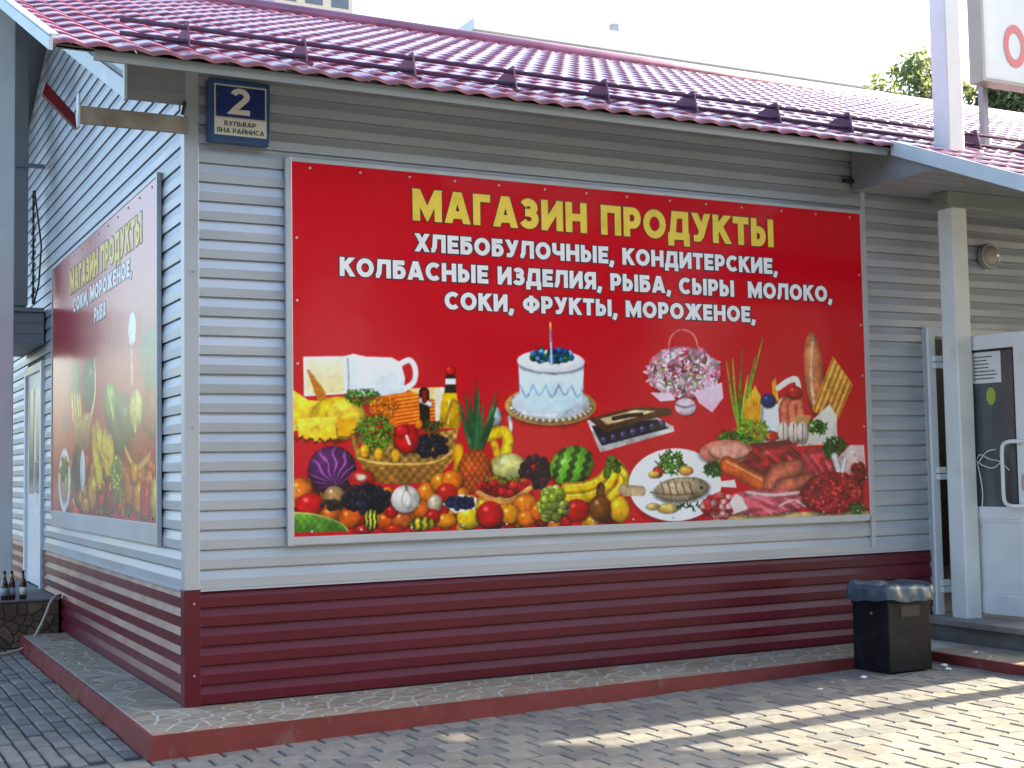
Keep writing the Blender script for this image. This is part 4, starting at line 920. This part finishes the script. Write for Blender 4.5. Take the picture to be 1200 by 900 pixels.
c1_(425, 470, 50, 70, 60, 9, [(.84,.26,.12), (.72,.16,.08)]); s1([(362,470),(410,560),(470,500)], 8, (.90,.66,.36))
e1(95, 610, 27, 140, (.93,.94,.95), shade=.15, hl=0); e1(95, 610, 17, 90, (.66,.60,.44), shade=.3); l1(95, 560, 12, 50, 40, 12, [GRN, DGR])
e1(150, 560, 22, 100, (.15,.17,.15)); e1(175, 570, 12, 95, (.90,.90,.88), shade=.2)
c1_(328, 610, 22, 110, 90, 9, [(.66,.74,.28), (.54,.64,.2)])
for (x, y, a, b, c) in ((380,640,26,90,ORG),(415,680,24,80,(.93,.58,.12)),(450,700,24,90,(.80,.12,.10)),(490,690,20,90,(.93,.74,.16)),(215,660,22,90,(.93,.66,.16)),(185,720,20,40,(.86,.6,.1)),(290,680,20,90,(.60,.24,.12)),(400,580,22,50,(.93,.55,.1))): e1(x, y, a, b, c, hl=.4)
me = gridmesh('print', gy, gz2, lambda Y, Z: np.stack([np.full(Y.shape, -.0195), Y-(SY0+SY1)/2, Z-SZ0], 1), M['print_gloss']); photo(ps, 9); ps.apply(me); me.flip_normals()
o = bpy.data.objects.new('print', me); C.objects.link(o); o.parent = sb
# letters read from the far end towards the corner
putS = lambda x, z, d: (-.0302-d, (SY0+SY1)-x, z)
for txt, y0, y1, z0, zc, mt in (('МАГАЗИН ПРОДУКТЫ', 4.24, 1.15, 3.27, .22, 'yellow'), ('СОКИ, МОРОЖЕНОЕ,', 4.08, 1.5, 3.08, .13, 'white_print'), ('РЫБА', 3.02, 2.50, 2.88, .13, 'white_print')):
    a, b = SY0+SY1-y0, SY0+SY1-y1
    write(txt, a, b, z0, zc, putS, .25, M[mt], sb, grow=.06)
for y in np.arange(SY0+.15, SY1, .4): inst('screw', sme, sb, (-.030, y, SZ1-.04), (0, R(-90), 0)); inst('screw', sme, sb, (-.030, y, SZ0+.03), (0, R(-90), 0))

# ================================================================== HOUSE NUMBER SIGN
hs = empty('address_sign', (.34, -.03, 3.75), 'blue house number sign reading 2 under the eave', 'sign')
hx0, hx1, hz0, hz1 = .135, .545, 3.745, 4.160
MB().box(hx0, hx1, -.085, -.004, hz0, hz1).build('box', M['signbox'], hs, bevel=.012)
MB().box(hx0+.035, hx1-.028, -.0875, -.0855, hz0+.045, hz1-.035).build('border', M['signgrey'], hs)
MB().box(hx0+.045, hx1-.038, -.0885, -.0876, hz0+.165, hz1-.047).build('field', M['signblue'], hs)
MB().box(hx0+.037, hx1-.030, -.0885, -.0876, hz0+.047, hz0+.155).build('plate', M['signwhite'], hs)
putH = lambda x, z, d: (x, -.0892-d, z)
write('2', .275, .405, hz0+.185, .175, putH, .20, M['signwhite'], hs, 'numeral')
write('БУЛЬВАР', .235, .445, hz0+.108, .032, putH, .2, M['ink'], hs, 'letter'); write('ЯНА РАЙНИСА', .185, .50, hz0+.060, .032, putH, .2, M['ink'], hs, 'letter')
MB().tube([(hx1-.012, -.083, hz0+.012), (hx1-.012, -.09, hz0+.012)], .006).build('screw', M['steel'], hs)

# bracket arm at the corner
ba = empty('wall_bracket', (-.02, -.01, 3.84), 'weathered tube arm with a maroon end plate sticking out from the corner', 'bracket')
MB().box(-.66, .012, -.05, -.012, 3.785, 3.895).build('arm', M['beam'], ba, bevel=.006)
MB().box(-.672, -.6605, -.062, .02, 3.76, 3.97).build('plate', M['rake'], ba)
MB().prism([(-.680, -.05, 3.745), (-.690, -.05, 3.835), (-.865, -.05, 4.02), (-.885, -.05, 3.945)], (0, .05, 0)).build('end_board', M['maroon'], ba)
MB().tube([(-.03, -.06, 3.90), (-.015, -.07, 3.97), (-.01, -.03, 3.99)], .012).build('cable', M['cable'], ba)

# ================================================================== ROOF SIGN
rs = empty('roof_sign', (7.1, 0, 4.9), 'pale panel sign with red letter on the roof beside the white column', 'sign')
px0, px1, pz0, pz1 = 7.16, 10.4, 5.02, 6.4
MB().box(px0, px1, .0, .12, pz0, pz1).build('panel', M['panelblue'], rs, bevel=.01)
for a in ((px0-.03, px0, pz0-.03, pz1+.03), (px1, px1+.03, pz0-.03, pz1+.03), (px0, px1, pz0-.03, pz0-.001), (px0, px1, pz1+.001, pz1+.03)): MB().box(a[0], a[1], -.02, .14, a[2], a[3]).build('frame', M['fascia'], rs)
for x in (7.3, 9.9): MB().box(x, x+.06, .15, .21, 4.25, 6.2).build('leg', M['soffit'], rs)
MB().box(6.93, 6.99, .14, .2, 4.3, 6.9).build('leg', M['white'], rs)
putR = lambda x, z, d: (x, -.003-d, z)
write('О', 7.42, 7.70, 5.16, .40, putR, .19, M['redprint'], rs, 'letter')

# wall lamp
lp = empty('wall_lamp', (7.09, -.03, 3.40), 'round bulkhead lamp on the wall above the entrance', 'lamp')
def disc(name, prof, m): 
    mm = MB().lathe(prof, (0, 0, 0), 20); mm.v = [(7.09+a, -.004-c, 3.40+b) for a, b, c in mm.v]; return mm.build(name, m, lp, True)
disc('base', [(.11, 0), (.115, .03), (.10, .04)], M['fascia']); disc('bowl', [(.095, .0405), (.088, .07), (.06, .10), (.02, .115)], M['lamp'])
mm = MB().tube([(7.09+.10*math.cos(a), -.06, 3.40+.10*math.sin(a)) for a in np.linspace(0, 2*math.pi, 24)], .009, 6, False); mm.build('guard_ring', M['trim'], lp, True)

# ================================================================== BIN
bn = empty('trash_bin', (5.07, -.83, gz(5)), 'square black metal trash bin lined with a blue grey bag', 'bin')
bx0, bx1, by0, by1 = 4.865, 5.275, -1.03, -.645; zb0 = gz(5.07)+.012; zt0 = zb0+.60
m = MB()
t = .012
m.box(bx0, bx1, by0, by0+t, zb0, zt0).box(bx0, bx1, by1-t, by1, zb0, zt0).box(bx0, bx0+t, by0+t, by1-t, zb0, zt0).box(bx1-t, bx1, by0+t, by1-t, zb0, zt0).box(bx0+t, bx1-t, by0+t, by1-t, zb0+.02, zb0+.04)
m.build('body', M['bin'], bn, bevel=.006)
MB().box(bx0-.006, bx1+.006, by0-.006, by0+.0, zb0+.48, zb0+.50).box(bx0-.006, bx0, by0, by1, zb0+.48, zb0+.50).build('band', M['bin'], bn)
MB().box(bx0+.12, bx0+.30, by0-.003, by0-.0005, zb0+.40, zb0+.53).build('worn_patch', mat('worn_paint', (.014, .011, .008), .6, var=.3, vscale=20), bn)
MB().tube([(bx0-.001, by0+.17, zb0+.42), (bx0-.012, by0+.17, zb0+.42)], .009).build('bolt', M['steel'], bn)
def ring(off, z, n=22, amp=0, zamp=0, seed=0):
    r_ = np.random.default_rng(seed); pts = []
    xs_, ys2 = (bx0-off, bx1+off), (by0-off, by1+off)
    for side in range(4):
        for i in range(n):
            t = i/n
            x, y = [(xs_[0]+(xs_[1]-xs_[0])*t, ys2[0]), (xs_[1], ys2[0]+(ys2[1]-ys2[0])*t), (xs_[1]-(xs_[1]-xs_[0])*t, ys2[1]), (xs_[0], ys2[1]-(ys2[1]-ys2[0])*t)][side]
            ph = (side+t)*2*math.pi/4
            nx_, ny_ = [(0, -1), (1, 0), (0, 1), (-1, 0)][side]
            k = amp*(math.sin(ph*7+seed)+.7*math.sin(ph*13+2*seed)+.25*r_.normal())
            pts.append((x+nx_*k, y+ny_*k, z+zamp*(math.sin(ph*3+seed*.3)+.6*math.sin(ph*7+1)+.15*r_.normal())))
    return pts
rings = [ring(-.10, zt0-.22, amp=.012, seed=9), ring(-.035, zt0-.05, amp=.007, zamp=.006, seed=4), ring(-.006, zt0+.028, amp=.003, zamp=.010, seed=3), ring(.012, zt0+.034, amp=.003, zamp=.010, seed=3), ring(.020, zt0-.005, amp=.005, zamp=.006, seed=2), ring(.026, zt0-.05, amp=.007, zamp=.008, seed=5), ring(.024, zt0-.085, amp=.006, zamp=.011, seed=6)]
v = [p for r_ in rings for p in r_]; n = len(rings[0]); f = [(k*n+i, k*n+(i+1) % n, (k+1)*n+(i+1) % n, (k+1)*n+i) for k in range(len(rings)-1) for i in range(n)]
bg_ = MB().add(v, f); bg_.f.append(tuple(range(n))); bg_.build('bag', M['bag'], bn, True)

# ================================================================== BOTTLES, HOSE, LITTER
def bottle(x, y, lab, dark):
    e = empty('bottle', (x, y, .4455), lab, 'bottle', 'bottles on the side step')
    MB().lathe([(.030, 0), (.033, .008), (.033, .145), (.026, .175), (.014, .205), (.0125, .252)], (x, y, .4455), 14).build('glass', M['bottle'], e, True)
    MB().lathe([(.0336, .045), (.0336, .115)], (x, y, .4455), 14).build('label', M['bottlelabel'] if not dark else M['paper'], e, True)
    MB().lathe([(.0145, .2525), (.0155, .268), (.012, .272)], (x, y, .4455), 12).build('cap', M['cap'], e, True)
    if not dark: MB().lathe([(.016, .20), (.0145, .235)], (x, y, .4455), 12).build('neck_foil', M['goldcap'], e, True)
    return e
for k, (x, y, lab, dk) in enumerate(((-.335, 4.98, 'brown beer bottle nearest the side door on the stone step', True), (-.432, 5.0, 'brown beer bottle in the middle of the row on the step', False), (-.500, 4.98, 'brown beer bottle with pale label at the picture edge', False))): bottle(x, y, lab, dk)
hp = [(-.01, 4.86, .47), (-.06, 4.80, .47), (-.12, 4.74, .42), (-.17, 4.66, .33), (-.24, 4.60, .20), (-.33, 4.52, .08), (-.45, 4.45, .03), (-.65, 4.40, .012), (-.95, 4.42, .008), (-1.3, 4.55, .005)]
tag(MB().tube(smooth_pts(hp), .014, 8).build('hose', M['hose'], None, True), 'pale rubber hose hanging from the wall over the brown step', 'hose')
lit = [(4.62, -1.02, .022, 'crumpled white paper scrap left of the black bin'), (4.30, -1.06, .012, 'small pale crumb of litter farthest from the bin'), (4.42, -1.03, .013, 'small grey crumb of litter between scrap and kerb'), (5.36, -1.10, .020, 'white paper scrap at the right foot of the bin'), (5.44, -.98, .026, 'white wad of litter by the red porch kerb'), (5.22, -1.16, .012, 'tiny grey chip in front of the bin'), (4.98, -1.16, .012, 'tiny pale chip before the bin corner'), (5.75, -1.0, .018, 'white crumb lying on the porch ledge'), (4.05, -1.22, .016, 'flat pale wrapper lying on the shaded pavers')]
for x, y, r_, lab in lit:
    z = gz(x)+.004 if x < 5.6 else ZP+.006; m = MB(); vv = []; n = 9
    for i in range(4):
        for k in range(n):
            a = 2*math.pi*k/n; q = r_*(.5, 1, .85, .3)[i]*random.uniform(.7, 1.3); vv.append((x+1.4*q*math.cos(a), y+q*math.sin(a), z+r_*(0, .25, .6, .8)[i]*random.uniform(.8, 1.2)))
    m.add(vv, [(i*n+k, i*n+(k+1) % n, (i+1)*n+(k+1) % n, (i+1)*n+k) for i in range(3) for k in range(n)]+[tuple(range(3*n, 4*n))])
    tag(m.build('paper_scrap', M['paper'] if r_ > .014 else M['signgrey'], None), lab, 'litter', 'litter round the bin')

# ================================================================== BEYOND THE ROOF
def block(name, x0, x1, y0, y1, z1, m, lab, rows, cols, wx, wz, zr):
    e = empty(name, ((x0+x1)/2, y0, 0), lab, 'building')
    MB().box(x0, x1, y0, y1, -.5, z1).build('wall', m, e)
    MB().box(x0-.2, x1+.2, y0-.2, y1+.2, z1+.005, z1+.6).build('parapet', m, e)
    wm_ = MB().box(-wx/2, wx/2, -.02, .0, 0, wz); fm = MB().box(-wx/2-.1, wx/2+.1, -.05, -.021, -.12, -.02); wme = mesh('window', wm_.v, wm_.f, M['farwin'])
    for r_ in range(rows):
        for c in range(cols): inst('window', wme, e, (x0+(x1-x0)*(c+.5)/cols, y0, zr+r_*3.0))
    return e
b = block('apartment_block', 25.6, 31.4, 80, 94, 41, M['facade2'], 'beige apartment tower rising behind the left part of the roof', 8, 3, 1.3, 1.5, 16.5)
b = block('long_block', 27.5, 54, 52, 64, 24.0, M['facade'], 'long low white block washed out behind the ridge', 4, 9, 1.4, 1.4, 8.2)
for q in range(9):
    MB().box(31.2+2.35*q, 32.3+2.35*q, 51.9, 51.98, 21.7, 23.1).build('window', M['farwin'], b)
MB().box(33.0, 37.6, 53, 60, 24.61, 25.5).build('roof_house', M['facade'], b); MB().tube([(40.2, 53.5, 24.6), (40.2, 53.5, 26.4)], .05).build('aerial', M['soffit'], b)
MB().box(44.0, 47.5, 54, 58, 24.61, 25.3).build('roof_house', M['facade'], b); MB().tube([(31.0, 53.5, 24.6), (31.0, 53.5, 25.6)], .04).build('aerial', M['soffit'], b)
MB().box(36.6, 37.0, 53.4, 53.8, 25.51, 26.1).build('vent', M['soffit'], b)
def tree(x, y, h, cr, lab, n, seed, lm):
    r_ = np.random.default_rng(seed); e = empty('tree', (x, y, 0), lab, 'tree', 'trees behind the roof')
    tr = MB().tube([(x, y, -.3), (x+.1, y, h*.3), (x-.05, y+.1, h*.6), (x+.05, y, h*.9)], [.28, .22, .14, .04], 8)
    cl = []
    for k in range(26):
        a, el, q = r_.random()*6.28, r_.uniform(-.9, 1.2), r_.uniform(.35, 1.0); c = np.array([x+cr*q*math.cos(a)*math.cos(el), y+cr*q*math.sin(a)*math.cos(el), h-cr*.95+cr*1.0*q*math.sin(el)]); cl.append((c, cr*r_.uniform(.20, .38)))
        tr.tube([(x, y, h*.45+.02*k), tuple((np.array([x, y, h*.6])+c)/2+r_.normal(0, .15, 3)), tuple(c)], [.07, .045, .015], 5)
    tr.build('trunk', M['bark'], e)
    V = []; Fc = []
    for k in range(n):
        c, r0 = cl[int(r_.random()*len(cl))]; d = r_.normal(0, 1, 3); d /= np.linalg.norm(d); p = c+d*r0*r_.random()**.4*1.15
        u_ = r_.normal(0, 1, 3); u_ /= np.linalg.norm(u_); w_ = np.cross(u_, r_.normal(0, 1, 3)); w_ /= np.linalg.norm(w_); s_ = r_.uniform(.07, .13); b_ = len(V)
        V += [tuple(p-u_*s_), tuple(p+w_*s_*.55), tuple(p+u_*s_), tuple(p-w_*s_*.55)]; Fc.append((b_, b_+1, b_+2, b_+3))
    MB().add(V, Fc).build('crown', lm, e)
tree(28.85, 22.5, 14.3, 1.5, 'leafy tree showing over the ridge left of the white column', 3000, 2, M['leaf1'])
tree(27.9, 18.0, 12.5, 1.4, 'dark leafy tree peeping out below the roof sign', 6000, 5, M['leaf3'])

# added out of view behind the camera: a tall belt of trees that closes off the low sky in front of the shop
r_ = np.random.default_rng(21); V = []; Fc = []; T = MB()
for k in range(26):
    cx, cy, ch = -46+3.6*k+r_.normal(0, .8), -27+r_.normal(0, 2.0), r_.uniform(15, 20)
    T.tube([(cx, cy, -.3), (cx+.2, cy, ch*.4), (cx, cy, ch*.85)], [.35, .25, .06], 6)
    for q in range(520):
        d = r_.normal(0, 1, 3); d /= np.linalg.norm(d); p = np.array([cx, cy, ch*.55])+d*np.array([3.0, 2.6, ch*.45])*r_.random()**.33
        u_ = r_.normal(0, 1, 3); u_ /= np.linalg.norm(u_); w_ = np.cross(u_, r_.normal(0, 1, 3)); w_ /= np.linalg.norm(w_); s_ = r_.uniform(.35, .75); b_ = len(V)
        V += [tuple(p-u_*s_), tuple(p+w_*s_*.6), tuple(p+u_*s_), tuple(p-w_*s_*.6)]; Fc.append((b_, b_+1, b_+2, b_+3))
wd_ = MB().add(V, Fc).build('sky_block_trees', M['leaf2'], None); tag(wd_, kind='stuff'); tk = T.build('trunks', M['bark'], wd_); tag(tk, kind='stuff')

# a few weeds in the joint beside the kerb
for (x, y, n, lab) in ((-.44, 1.55, 26, 'larger green weed tuft growing beside the side kerb'), (-.43, .62, 12, 'small weed tuft beside the side kerb near the corner')):
    m = MB()
    for k in range(n):
        a, L, b_ = r_.random()*6.28, r_.uniform(.04, .10), r_.uniform(.3, 1.1); bx, by = x+r_.normal(0, .02), y+r_.normal(0, .05); dx, dy = math.cos(a), math.sin(a); z = gz(x)-.008
        m.add([(bx-dy*.003, by+dx*.003, z), (bx+dy*.003, by-dx*.003, z), (bx+dx*L*.4*b_+dy*.0025, by+dy*L*.4*b_-dx*.0025, z+L*.6), (bx+dx*L*.4*b_-dy*.0025, by+dy*L*.4*b_+dx*.0025, z+L*.6), (bx+dx*L*b_, by+dy*L*b_, z+L*.85)], [(0, 1, 2, 3), (3, 2, 4)])
    tag(m.build('weed', M['leaf1'], None), lab, 'weed', 'weeds along the kerb')
